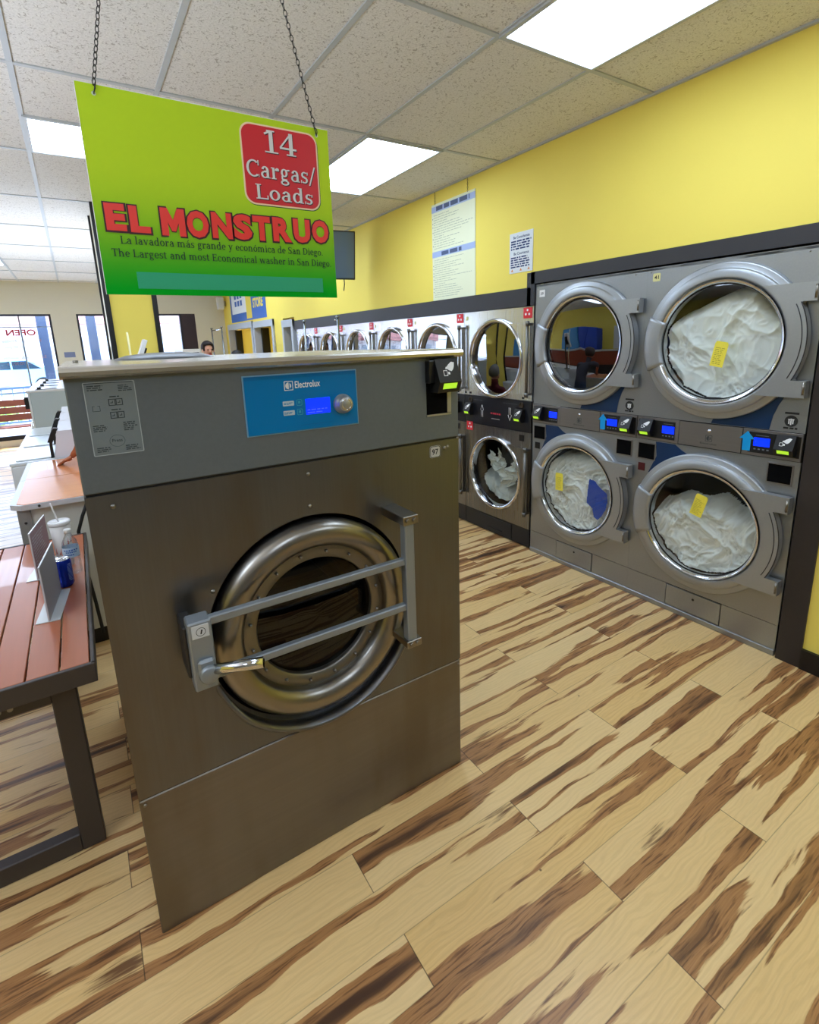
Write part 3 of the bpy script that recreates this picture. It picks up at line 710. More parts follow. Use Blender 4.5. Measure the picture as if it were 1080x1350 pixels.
    for (a0, a1, c0, c1) in ((0, .016, 0, .001), (0, .001, 0, .013), (.015, .016, 0, .013), (0, .005, .012, .013), (.011, .016, .012, .013)): rect_b(b, X(-2.909+a0), X(-2.909+a1), 1.574+c0, 1.574+c1, yy)
    lines_b(b, X(-2.914), X(-2.882), 1.525, 1.542, 4, yy, seed=6); lines_b(b, X(-2.85), X(-2.82), 1.522, 1.545, 5, yy, seed=7)
    lines_b(b, X(-2.913), X(-2.883), 1.475, 1.488, 3, yy, seed=8); lines_b(b, X(-2.852), X(-2.818), 1.474, 1.488, 3, yy, seed=10)
    for k in range(24):
        a0, a1 = 2*pi*k/24, 2*pi*(k+1)/24; c0 = X(-2.868); z0 = 1.5
        b._q([b.bm.verts.new((c0+r_*cos(a)*1.15, yy, z0+r_*sin(a))) for r_, a in ((.0145, a0), (.0145, a1), (.0138, a1), (.0138, a0))])
    text_b([('Press', X(-2.879), X(-2.857), 1.4975, 1.505, yy, .01)], b)
    obj('plate_print', b, mat('decal print', '#3c464a', .6), dc)
    # payment reader in its dark pocket
    b = B(); b.box(X(-1.9515), X(-1.851), -.0052, .0, 1.4615, 1.643, .001); pk = obj('reader_pocket', b, mat('dark pocket', '#060606', .95, spec=.1), t)
    b = B(); b.box(X(-1.866), X(-1.85), -.0075, -.004, 1.462, 1.575); b.box(X(-1.952), X(-1.85), -.0075, -.004, 1.459, 1.465); obj('pocket_edge', b, M_silver, pk)
    r = reader(t, X(-1.889), 1.595, 1.0, 'payment_reader')
    b = B(); b.box(X(-1.955), X(-1.925), -.03, -.004, 1.572, 1.646, .002); obj('reader_side', b, M_black, r)
    # number tag
    b = B(); b.prism(rrect(X(-1.9395), X(-1.895), 1.312, 1.354, .008), -.0015, 0); nt_ = obj('number_sticker', b, mat('silver sticker', '#b9b9b4', .4), t)
    b = B()
    o_ = rrect(X(-1.9385), X(-1.896), 1.313, 1.353, .008); i_ = rrect(X(-1.9365), X(-1.898), 1.315, 1.351, .007)
    for k in range(len(o_)):
        k2 = (k+1) % len(o_); b._q([b.bm.verts.new((q_[0], -.0018, q_[1])) for q_ in (o_[k], o_[k2], i_[k2], i_[k])])
    text_b([('97', X(-1.931), X(-1.904), 1.323, 1.343, -.0018, .02)], b); obj('number', b, M_print, nt_)
    screws(t, [(X(-2.9), 1.337), (X(-2.386), 1.332), (X(-2.388), 1.232), (X(-2.694), 1.043), (X(-1.876), 1.341), (X(-1.862), 1.343)], .0065)
    screws(t, [(X(-2.943), .463), (X(-1.826), .463)], .005)
    # door: dark recess, rolled steel ring, inner flange with bolts, glass, drum
    b = B(); b.lathe([(.335, .0), (.332, .05), (.300, .05)], (cx, 0, cz), n=96); obj('door_recess', b, M_black, t)
    b = B(); b.lathe([(.318, .03), (.322, .0), (.320, -.022), (.311, -.038), (.297, -.047), (.280, -.050), (.262, -.046), (.246, -.036), (.238, -.022), (.236, -.01), (.236, .02)], (cx, 0, cz), n=128); door = obj('door_ring', b, M_ring, t)
    b = B(); b.lathe([(.2365, -.004), (.198, -.008), (.194, .0), (.194, .05)], (cx, 0, cz), n=96); fl = obj('door_flange', b, M_flange, t)
    for i in range(16):
        a = 2*pi*(i+.5)/16; b = B(); b.lathe([(0, -.017), (.004, -.0165), (.0055, -.012), (.0055, -.005)], (cx+.216*cos(a), 0, cz+.216*sin(a)), n=10); obj('bolt', b, M_screw, fl)
    b = B(); b.lathe([(0, -.002), (.06, -.001), (.12, .002), (.195, .012)], (cx, 0, cz), n=72); obj('door_glass', b, M_glassd, door)
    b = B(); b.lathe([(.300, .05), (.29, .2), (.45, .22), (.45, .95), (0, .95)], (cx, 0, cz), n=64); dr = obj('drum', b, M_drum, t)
    for i in range(3):
        a = radians(90+i*120); b = B(); b.box(cx-.03, cx+.03, .24, .92, cz+.37, cz+.45, .01, rot=Matrix.Rotation(a-pi/2, 3, 'Y'), piv=(cx, .5, cz)); obj('drum_lifter', b, M_drum, dr)
    # drip lip under the door
    b = B(); n = 40; a0, a1 = radians(200), radians(352); rows = []
    for i in range(n+1):
        f = i/n; a = a0+(a1-a0)*f; d = .052*min(1, sin(pi*f)*2.2)
        r_ = .338+.012*sin(pi*f); c_, s_ = cos(a), sin(a)
        rows.append([b.bm.verts.new((cx+q_*c_, y_, cz+q_*s_-.004)) for q_, y_ in ((r_, 0), (r_-.004, -d), (r_+.006, -d-.001), (r_+.012, -d+.004), (r_+.014, 0))])
    for i in range(n):
        for j in range(4):
            f_ = b._q([rows[i][j], rows[i][j+1], rows[i+1][j+1], rows[i+1][j]]); f_.smooth = True
    obj('drip_lip', b, M_steelw, t)
    # barred latch frame
    yb = -.125
    b = B(); b.box(X(-2.787), X(-2.729), yb-.006, yb+.05, .838, 1.034, .004); lp = obj('latch_plate', b, M_bar, t)
    b = B(); b.box(X(-2.779), X(-2.737), yb-.0075, yb-.006, .99, 1.026, .0005); lt = obj('latch_label', b, mat('pale label', '#c9ccce', .4), lp)
    b = B(); 
    for k in range(20):
        a_, c_ = 2*pi*k/20, 2*pi*(k+1)/20; b._q([b.bm.verts.new((X(-2.757)+r_*cos(a), yb-.0079, 1.007+r_*sin(a))) for r_, a in ((.012, a_), (.012, c_), (.0105, c_), (.0105, a_))])
    b._q([b.bm.verts.new((X(-2.757)+p_[0], yb-.0079, 1.007+p_[1])) for p_ in ((-.002, -.006), (.001, -.007), (.005, .005), (.001, .006))])
    obj('latch_print', b, M_print, lt)
    b = B(); b.lathe([(0, -.03), (.02, -.03), (.0235, -.026), (.0235, 0)], (X(-2.752), yb-.004, .892), n=32); b.box(X(-2.775), X(-2.734), yb-.02, yb-.004, .885, .93, .006); hb = obj('latch_boss', b, M_bar, t)
    b = B(); b.cyl((X(-2.745), yb-.018, .898), (X(-2.625), yb-.075, .905), .0135, .0145, 24); obj('latch_handle', b, M_chrome, hb)
    for z in (1.024, .866):
        b = B(); b.box(X(-2.735), X(-2.128), yb+.0, yb+.022, z-.0115, z+.0115, .003); obj('cross_bar', b, M_bar, t)
    b = B(); b.box(X(-2.134), X(-2.100), yb-.008, yb+.024, .742, 1.166, .003); vb = obj('hinge_post', b, M_bar, t)
    for z0, z1 in ((1.150, 1.180), (.722, .748)):
        b = B(); b.box(X(-2.142), X(-2.086), yb-.014, .0, z0, z1, .002); obj('hinge_bracket', b, M_ring, t)
        for xx in (-2.126, -2.102):
            b = B(); b.cyl((X(xx), yb-.019, (z0+z1)/2), (X(xx), yb-.013, (z0+z1)/2), .007, n=12); obj('hinge_bolt', b, M_screw, vb)
    b = B(); b.box(X(-2.795), X(-2.765), yb+.03, 0, .86, 1.01, .004); obj('latch_mount', b, mat('dark latch steel', '#3a3836', .5, .6), t)
    return t
big_washer()

# ------------------------------------------------------------------ grey stacked dryers (the two wide units)
def grey_door(t, cx, cz):
    b = B(); b.lathe([(.408, .0), (.408, -.022), (.404, -.027), (.399, -.0285), (.378, -.031), (.3745, -.033), (.3725, -.041), (.369, -.0435), (.334, -.050), (.325, -.047), (.318, -.036), (.312, .0)], (cx, 0, cz), n=128)
    d = obj('door', b, M_drydoor, t)
    # flat hinge-side plate with two tabs and the hollow between them
    arc = [(cx+.412*cos(a), cz+.412*sin(a)) for a in [radians(q) for q in range(25, -26, -2)]]
    inn = [(cx+.345*cos(a), cz+.345*sin(a)) for a in [radians(q) for q in range(-48, 49, 3)]]
    P = [(cx+.20, cz+.266), (cx+.432, cz+.266), (cx+.432, cz+.182), (cx+.376, cz+.182)]+arc+[(cx+.376, cz-.182), (cx+.432, cz-.182), (cx+.432, cz-.262), (cx+.20, cz-.262)]+inn
    b = B(); b.prism(P, -.054, -.012); obj('hinge_plate', b, M_drydoor, d)
    b = B(); b.tube([(cx+.392*cos(a), -.0545, cz+.392*sin(a)) for a in [radians(q) for q in range(26, -27, -2)]], .0022, 6); b.tube([(cx+.412*cos(a), -.0535, cz+.412*sin(a)) for a in [radians(q) for q in range(26, -27, -2)]], .0025, 6); obj('hinge_groove', b, M_blackpaint, d)
    for zz in (.224, -.217):
        b = B(); b.cyl((cx+.425, -.056, cz+zz-.03), (cx+.425, -.056, cz+zz+.03), .005, n=10); obj('hinge_pin', b, M_screw, d)
    b = B(); b.lathe([(.410, -.015), (.410, -.036), (.400, -.044), (.318, -.056), (.300, -.050), (.300, -.030)], (cx, 0, cz), n=14, a0=158, a1=203, close=True); obj('door_grip', b, M_drydoor, d)
    b = B(); b.lathe([(.320, -.053), (.309, -.050), (.303, -.040), (.303, .03)], (cx, 0, cz), n=96); obj('inner_rim', b, M_chrome, d)
    b = B(); b.lathe([(.304, -.022), (.300, -.026), (.296, -.022)], (cx, 0, cz), n=96); obj('door_seal', b, M_rubber, d)
    b = B(); b.lathe([(0, -.030), (.12, -.029), (.22, -.027), (.301, -.022)], (cx, 0, cz), n=72); obj('door_glass', b, M_glassr if cz > 1.2 else M_glass, d)
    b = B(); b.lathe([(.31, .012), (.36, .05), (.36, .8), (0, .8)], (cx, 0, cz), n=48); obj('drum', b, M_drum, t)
def grey_dryer():
    t = thing('stacked_dryer', '', 'dryer', (0, 0, 0), radians(-90))
    h = .439
    b = B(); b.box(-h, -h+.01, .012, 1., .02, 2.06); b.box(h-.01, h, .012, 1., .02, 2.06); b.box(-h+.01, h-.01, .99, 1., .02, 2.06); b.box(-h, h, .0, 1., 2.06, 2.075); b.box(-h+.01, h-.01, .02, .99, 1.1, 1.12)
    b.box(-h+.01, h-.01, .02, .99, .01, .03)
    obj('cabinet', b, M_drygrey, t)
    b = B(); b.plate_hole(-h, h, 1.207, 2.072, 0, 1.645, .318, 0, .012); fu = obj('upper_front', b, M_drygrey, t)
    b = B(); b.plate_hole(-h, h, .178, 1.062, 0, .622, .318, 0, .012); fl_ = obj('lower_front', b, M_drygrey, t)
    b = B(); b.box(-h, h, .004, .03, 1.06, 1.21); obj('seam', b, M_black, t); b = B(); b.box(-h, h, .006, .03, .04, .18); obj('seam', b, M_black, t)
    # navy swoosh panels
    b = B(); arc_ = lambda zc, a0, a1: [(.35*cos(radians(k)), zc+.35*sin(radians(k))) for k in range(a0, a1, 5 if a1 > a0 else -5)]
    P = [(.0, 1.209), (.285, 1.209), (.295, 1.28), (.315, 1.34), (.35, 1.41)]+arc_(1.645, -40, -90)
    b.prism(P, -.002, .0); obj('navy_panel', b, M_navy, t)
    b = B(); b.prism([(-.19, 1.058), (-.31, 1.058), (-.298, .97), (-.345, .86)]+arc_(.622, 140, 100)+[(-.09, 1.0), (-.15, 1.03)], -.002, .0); obj('navy_panel', b, M_navy, t)
    # operating symbol sticker
    b = B(); b.cyl((.375, -.002, 1.262), (.375, .0, 1.262), .028, n=32); rect_b(b, .345, .405, 1.296, 1.306, -.0015); st = obj('symbol_sticker', b, M_print, t)
    rect_b(q := B(), .372, .378, 1.243, 1.275, -.003); rect_b(q, .362, .388, 1.268, 1.273, -.003); rect_b(q, .364, .369, 1.248, 1.27, -.003); rect_b(q, .381, .386, 1.248, 1.27, -.003); obj('symbol', q, M_printw, st)
    lines_b(q := B(), .345, .405, 1.222, 1.232, 1, -.0015, seed=3, rag=0, th=.9); obj('caption', q, M_print, st)
    # control strip
    b = B(); b.box(-h+.002, -.173, -.006, .0, 1.066, 1.204, .001); obj('control_strip', b, M_strip, t); b = B(); b.box(.170, h-.002, -.006, 0, 1.066, 1.204, .001); obj('control_strip', b, M_strip, t)
    b = B(); b.box(-.170, .167, -.008, .0, 1.068, 1.202, .001); mp = obj('logo_plate', b, M_strip, t)
    b = B(); logo_b(b, -.018, 1.105, .036, -.0086); text_b([('Electrolux', -.045, .045, 1.088, 1.098, -.0086, .01)], b); obj('brand_lettering', b, M_printg, mp)
    b = B(); b.lathe([(0, -.007), (.007, -.006), (.011, -.002), (.011, 0)], (0, -.008, 1.165), n=20); obj('lock', b, M_chrome, mp)
    for x0, x1, bx, rx in ((-.425, -.195, -.235, -.365), (.20, .43, .262, .375)):
        b = B(); b.box(x0, x1, -.009, -.005, 1.082, 1.19, .001); pn = obj('display_panel', b, M_black, t)
        b = B(); b.box(bx-.037, bx+.037, -.0105, -.009, 1.118, 1.163); obj('blue_display', b, M_lcd, pn)
        b = B()
        for k in range(4): rect_b(b, bx-.034+k*.02, bx-.024+k*.02, 1.099, 1.106, -.0096)
        rect_b(b, bx-.03, bx+.03, 1.1735, 1.1755, -.0096)
        obj('button_row', b, mat('dull key print', '#7a7f88', .5), pn)
        reader(t, rx, 1.142, .92)
    b = B(); ax, az = .1925, 1.088
    b.prism([(ax-.019, az), (ax+.019, az), (ax+.019, az+.062), (ax+.037, az+.062), (ax, az+.102), (ax-.037, az+.062), (ax-.019, az+.062)], -.0105, -.006); obj('arrow_sticker', b, M_arrow, t)
    # slots below the strip
    for x0, x1 in ((-.418, -.312), (.305, .408)):
        b = B(); b.box(x0-.006, x1+.006, -.005, .0, .936, 1.044, .001); sl = obj('coin_slot_frame', b, M_strip, t)
        b = B(); b.box(x0, x1, -.0058, -.004, .944, 1.038); obj('coin_slot', b, mat('dark pocket', '#060606', .95, spec=.1), sl)
    # base panels
    b = B(); b.box(-h, -.172, 0, .012, .035, .175); obj('base_panel', b, M_drygrey, t); b = B(); b.box(.158, h, 0, .012, .035, .175); obj('base_panel', b, M_drygrey, t)
    b = B(); b.box(-.167, .153, -.004, .012, .040, .171, .001); cp = obj('access_panel', b, M_drygrey, t)
    b = B(); b.cyl((0, -.0055, .135), (0, -.003, .135), .007, n=14); obj('panel_screw', b, M_black, cp)
    b = B(); b.box(-h, h, -.008, .02, 0, .034, .003); obj('base_rail', b, M_drygrey, t)
    grey_door(t, 0, 1.645); grey_door(t, 0, .622)
    return t
gd = grey_dryer(); gd.location = (0, .982, 0); gd['label'] = 'grey double-stack dryer next to the steel ones, its upper drum empty'; gd['group'] = 'grey double-stack dryers'
gd2 = dup(gd, (0, .1035, 0), 'grey double-stack dryer beside the dark jamb, white bedding in both drums', 'grey double-stack dryers')
gd.rotation_euler = gd2.rotation_euler = (0, 0, radians(-90))
for c_ in gd2.children:
    if c_.name.startswith('door') and c_.data.materials and len(c_.children) > 3:
        for g_ in c_.children:
            if g_.name.startswith('door_glass'):
                g_.data = g_.data.copy(); g_.data.materials[0] = M_glass
# the copy of the navy patch stays; number stickers differ
b = B(); b.box(-.402, -.352, -.002, 0, 1.986, 2.034); s_ = obj('number_sticker', b, M_white, gd); text_b([('39', -.39, -.364, 2.0, 2.018, -.0026, .01)], q := B()); obj('number', q, M_print, s_)
b = B(); b.prism(rrect(-.405, -.36, 1.998, 2.043, .006), -.002, 0); s_ = obj('number_sticker', b, mat('cream sticker', '#d6d08c', .5), gd2); text_b([('41', -.396, -.369, 2.010, 2.031, -.0026, .02)], q := B()); obj('number', q, M_print, s_)
b = B(); b.box(-.415, -.37, -.003, 0, .862, .912); obj('red_lamp', b, mat('dark red lens', '#4a1018', .3), gd2)
b = B(); b.box(-.412, -.362, -.003, 0, .862, .912, .001); obj('black_button', b, M_black, gd)
for g in (gd, gd2): screws(g, [(-.42, 2.05), (.02, 2.052), (.36, 2.05)], .004)

# ------------------------------------------------------------------ laundry seen through the door glass
def cloth_mass(R, ytop, cyl_c, seed, top=lambda u: 9., n=130, amp=.035, fold=7., rim=None):
    """crumpled heap behind a round glass, as a height field over the disc; local front frame, y depth positive inwards"""
    b = B(); V = {}; sv = Vector((seed*3.1, seed*1.7, seed*.9))
    def hgt(x, z):
        p = Vector((x, z, 0))*fold+sv
        wv = noise.noise_vector(p*.55)*1.1; p2 = p+wv
        a = 1-abs(noise.noise(p2*.9))*2; c = 1-abs(noise.noise(p2*1.9+Vector((5, 1, 2)))*2); d = 1-abs(noise.noise(p2*3.9))*2; e = noise.noise(p*.35)
        return max(a, 0)**1.6*.6+max(c, 0)**2*.34+max(d, 0)**2*.13+e*.4
    for i in range(n+1):
        for j in range(n+1):
            x = -R+2*R*i/n; z = -R+2*R*j/n; r = sqrt(x*x+z*z)
            tz = top(x/R)*R
            if r > R or z > tz: continue
            ed = min(max(0, (R-r)/(R*.25)), 1); et = min(max(0, (tz-z)/(R*.35)), 1)
            y = ytop+.01-amp*hgt(x, z)+.05*(1-et)**2*3+.006*(1-ed)**2
            V[i, j] = b.bm.verts.new((cyl_c[0]+x, max(y, -.014), cyl_c[1]+z))
    for (i, j), v in V.items():
        q = [(i, j), (i+1, j), (i+1, j+1), (i, j+1)]
        if all(k in V for k in q):
            f = b._q([V[k] for k in q]); f.smooth = True
    return b
def cloth_mat(name, a, b_):
    q = NT(name); tc = q.n('ShaderNodeNewGeometry'); nz = q.n('ShaderNodeTexNoise'); nz.inputs['Scale'].default_value = 5; nz.inputs['Detail'].default_value = 3
    q.l(tc.outputs['Position'], nz.inputs['Vector'])
    ao = q.n('ShaderNodeAmbientOcclusion'); ao.inputs['Distance'].default_value = .04; ao.samples = 4
    c = q.mix(nz.outputs[0], lin(a), lin(b_)); c2 = q.mix(q.ramp(tc.outputs['Pointiness'], .40, .5, .55, 0.), c, lin('#6f746e'))  # creases greyed in the colour, fold shade painted in
    q.l(c2, q.b.inputs['Base Color']); q.b.inputs['Roughness'].default_value = .9; q.b.inputs['Sheen Weight'].default_value = .2
    q.l(c2, q.b.inputs['Emission Color']); q.b.inputs['Emission Strength'].default_value = .0
    return q.m
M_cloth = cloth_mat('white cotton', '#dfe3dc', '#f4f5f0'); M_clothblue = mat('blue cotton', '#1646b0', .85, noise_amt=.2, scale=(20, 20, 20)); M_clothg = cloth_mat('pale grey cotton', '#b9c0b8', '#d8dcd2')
RZ = radians(-90)
def place(o, y): o.location = (0, y, 0); o.rotation_euler = (0, 0, RZ); return o
G = 'laundry loads behind dryer glass'
def top41(u): return .78+.2*sin(u*2.4+.9) if u < .45 else .93-(u-.45)*1.0
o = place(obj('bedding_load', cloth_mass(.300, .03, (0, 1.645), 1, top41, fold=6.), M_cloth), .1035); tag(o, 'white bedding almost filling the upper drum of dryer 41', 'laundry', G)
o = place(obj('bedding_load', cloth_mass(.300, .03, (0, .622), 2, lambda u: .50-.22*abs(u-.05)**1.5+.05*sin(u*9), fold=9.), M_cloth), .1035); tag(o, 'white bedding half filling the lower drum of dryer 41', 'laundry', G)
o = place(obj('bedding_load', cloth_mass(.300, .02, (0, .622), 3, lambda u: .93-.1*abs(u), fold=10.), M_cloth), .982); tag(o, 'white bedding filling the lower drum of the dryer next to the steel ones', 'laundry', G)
b = B(); rnd = random.Random(5)
PB = [(.115, .73), (.16, .725), (.2, .69), (.262, .655), (.268, .6), (.262, .54), (.23, .48), (.2, .445), (.165, .46), (.15, .52), (.1, .55), (.105, .64)]
bp = cloth_mass(.2, .0, (.19, .59), 8, lambda u: 2., n=110, amp=.03, fold=9.)
def inpoly(x, z):
    c = False
    for i in range(len(PB)):
        a, d = PB[i], PB[i-1]
        if (a[1] > z) != (d[1] > z) and x < (d[0]-a[0])*(z-a[1])/(d[1]-a[1])+a[0]: c = not c
    return c
bmesh.ops.delete(bp.bm, geom=[v for v in bp.bm.verts if not inpoly(v.co.x, v.co.z)], context='VERTS')
for v in bp.bm.verts: v.co.y = max(v.co.y-.018, -.019)
o = place(obj('blue_cloth', bp, M_clothblue), .982); tag(o, 'royal blue cloth among the white bedding in the lower drum', 'laundry')
def paper_tag(y, cx, cz, rot, label, seed):
    t = thing('paper_tag', label, 'tag', (0, y, 0), RZ, 'yellow paper tags on dryer doors')
    w, h = .034, .066; M = Matrix.Translation((cx, -.0335, cz)) @ Matrix.Rotation(rot, 4, 'Y')
    b = B(); P = [(-w, -h), (w, -h), (w, h*.82), (w*.8, h), (-w*.8, h), (-w, h*.82)]; b.prism(P, -.0006, .0006); b.bm.transform(M); obj('paper', b, M_tag, t)
    b = B(); lines_b(b, -w*.75, w*.75, -h*.85, h*.55, 10, -.0012, seed=seed, th=.3); text_b([('TAG', -w*.5, w*.5, h*.62, h*.8, -.0012, .01)][:0], b); b.bm.transform(M); obj('print', b, mat('olive print', '#a39a2a', .6), t)
    return t
paper_tag(.1035, .022, 1.585, radians(10), 'yellow paper tag on the upper door of dryer 41', 1)
paper_tag(.1035, -.005, .735, radians(14), 'yellow paper tag on the lower door of dryer 41', 2)
paper_tag(.982, -.135, .655, radians(-2), 'yellow paper tag on the lower door beside the blue cloth', 3)

# ------------------------------------------------------------------ steel stacked dryers
def steel_door(t, cz, up):
    cx = 0
    b = B(); b.lathe([(.322, .0), (.322, -.020), (.316, -.032), (.306, -.036), (.296, -.032), (.288, -.015), (.283, .03)], (cx, 0, cz), n=96); d = obj('door_ring', b, M_chrome, t)
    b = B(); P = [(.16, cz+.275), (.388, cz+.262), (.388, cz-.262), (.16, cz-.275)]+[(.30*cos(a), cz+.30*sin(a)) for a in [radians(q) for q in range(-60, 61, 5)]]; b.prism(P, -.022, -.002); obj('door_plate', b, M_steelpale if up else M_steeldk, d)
    b = B(); b.lathe([(0, .0), (.15, .002), (.288, .01)], (cx, 0, cz), n=64); obj('door_glass', b, M_glassr if up else M_glass, d)
    b = B(); b.cyl((.385, -.045, cz-.265), (.385, -.045, cz+.265), .0115, n=14); b.cyl((.385, -.045, cz-.285), (.385, -.045, cz-.25), .016, n=14); b.cyl((.385, -.045, cz+.25), (.385, -.045, cz+.285), .016, n=14); b.box(.375, .395, -.045, -.0, cz+.255, cz+.27); b.box(.375, .395, -.045, -.0, cz-.27, cz-.255); obj('hinge_rod', b, mat('dull hinge rod', '#77756f', .35, .9), d)
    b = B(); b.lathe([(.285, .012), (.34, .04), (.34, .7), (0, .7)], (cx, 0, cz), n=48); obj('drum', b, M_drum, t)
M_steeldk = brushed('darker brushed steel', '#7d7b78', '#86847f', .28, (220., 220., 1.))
def steel_dryer():
    t = thing('stacked_steel_dryer', 'x', 'dryer', (0, 0, 0), RZ); h = .4035
    b = B(); b.box(-h, -h+.008, .012, .95, .02, 1.93); b.box(h-.008, h, .012, .95, .02, 1.93); b.box(-h, h, .94, .95, .02, 1.93); b.box(-h, h, .012, .94, 1.92, 1.93); obj('cabinet', b, M_drygrey, t)
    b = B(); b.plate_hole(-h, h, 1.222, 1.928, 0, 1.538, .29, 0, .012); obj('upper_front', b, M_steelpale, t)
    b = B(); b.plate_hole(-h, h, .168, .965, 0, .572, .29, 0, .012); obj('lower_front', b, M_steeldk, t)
    b = B(); b.box(-h, h, -.004, .012, .968, 1.218, .002); cp = obj('control_panel', b, mat('glossy black panel', '#15161c', .3), t)
    b = B(); b.box(-h, h, .004, .02, .01, .165); b.box(-.2, .2, -.003, .01, .02, .15, .001); obj('base', b, mat('black base steel', '#17181c', .45), t)
    b = B(); b.box(-.09, .09, -.012, -.002, .055, .063, .002); obj('base_handle', b, M_rubber, t)
    y = -.0046
    for s_, x in ((1, -.17), (-1, .17)):
        b = B(); P = [(x-.02, 1.10), (x, 1.145), (x+.02, 1.10)] if s_ > 0 else [(x-.02, 1.09), (x, 1.045), (x+.02, 1.09)]
        for p_, q_ in zip(P, P[1:]): b.tube([(p_[0], y, p_[1]), (q_[0], y, q_[1])], .0018, 4)
        for dx in (-.009, .009): b.tube([(x+dx, y, 1.04 if s_ > 0 else 1.15), (x+dx, y, 1.10 if s_ > 0 else 1.09)], .0018, 4)
        obj('arrow_outline', b, M_printw, cp)
    b = B(); lines_b(b, -.06, .06, 1.075, 1.092, 1, y, seed=7, rag=0, th=.8); obj('red_lettering', b, mat('red panel print', '#b02038', .5), cp)
    b = B(); lines_b(b, -.28, -.10, 1.178, 1.19, 1, y, seed=2); lines_b(b, .09, .27, 1.178, 1.19, 1, y, seed=3); obj('panel_print', b, M_printg, cp)
    b = B(); b.box(-.05, .05, -.0065, -.004, 1.035, 1.042); obj('slot', b, M_silver, cp)
    for x in (-.32, .30):
        b = B(); b.lathe([(.026, 0), (.026, -.006), (.02, -.008), (.014, -.004), (0, -.004)], (x, -.004, 1.18), n=24); obj('coin_ring', b, mat('dark bronze ring', '#3c3428', .4, .7), cp)
        reader(t, x-.01, 1.10, .95)
    for z0, xc in ((1.845, .345), (.905, -.335)):
        b = B(); b.box(xc-.042, xc+.042, -.0055, 0 if z0 > 1 else -.004, z0, z0+.078); st = obj('red_sticker', b, M_redp, t)
        q = B()
        for a in (90, 210, 330):
            px, pz = xc+.02*cos(radians(a)), z0+.039+.02*sin(radians(a)); q.cyl((px, -.0062, pz), (px, -.0055, pz), .009, n=12)
        obj('white_dots', q, M_printw, st)
    b = B(); b.box(-.385, -.355, -.002, 0, 1.862, 1.895); obj('number_sticker', b, mat('cream sticker', '#d6d08c', .5), t)
    for p_ in ((-.33, 1.24), (.31, 1.24), (-.395, 1.24)): q = B(); q.box(p_[0]-.01, p_[0]+.01, -.004, 0, p_[1]-.008, p_[1]+.008); obj('latch_block', q, M_black, t)
    b = B(); b.box(.28, .33, -.006, -.003, .895, .945); obj('black_button', b, M_black, t)
    steel_door(t, 1.538, True); steel_door(t, .572, False)
    return t
sd = steel_dryer(); sd.location = (.004, 1.8445, 0)
LB = ['steel double-stack dryer next to the grey ones, grey clothes in its lower drum', 'second steel dryer from the grey ones, just above the end of the big washer', 'third steel dryer from the grey ones', 'fourth steel dryer from the grey ones', 'fifth steel dryer from the grey ones, behind the right cart pole', 'farthest steel dryer, beside the grey framed opening']
sd['label'] = LB[0]; sd['group'] = 'steel double-stack dryers'
for i in range(1, 6):
    if i < 5: dup(sd, (.004, 1.8445+i*.8115, 0), LB[i])
last = dup(sd, (.004, 1.8445+5*.8115, 0), LB[5])
# clothes in the steel dryers
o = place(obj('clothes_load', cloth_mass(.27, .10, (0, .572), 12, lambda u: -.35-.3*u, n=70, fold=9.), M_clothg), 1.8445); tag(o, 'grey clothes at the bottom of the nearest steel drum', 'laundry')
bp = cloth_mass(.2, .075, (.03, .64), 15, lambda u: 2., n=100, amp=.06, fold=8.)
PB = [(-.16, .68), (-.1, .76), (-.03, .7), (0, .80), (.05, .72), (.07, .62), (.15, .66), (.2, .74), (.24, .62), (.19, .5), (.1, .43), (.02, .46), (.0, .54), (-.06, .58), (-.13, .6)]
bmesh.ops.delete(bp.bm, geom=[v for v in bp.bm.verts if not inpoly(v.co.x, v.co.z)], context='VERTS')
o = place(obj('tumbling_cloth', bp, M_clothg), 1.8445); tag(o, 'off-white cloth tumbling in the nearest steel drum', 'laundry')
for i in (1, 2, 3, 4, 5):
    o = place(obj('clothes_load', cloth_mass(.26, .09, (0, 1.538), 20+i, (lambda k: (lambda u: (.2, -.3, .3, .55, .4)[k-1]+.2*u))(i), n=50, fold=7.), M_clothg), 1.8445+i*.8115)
    tag(o, 'pale clothes in the upper drum of the '+('', 'second', 'third', 'fourth', 'fifth', 'farthest')[i]+' steel dryer from the grey ones', 'laundry', 'clothes in the far steel dryers')
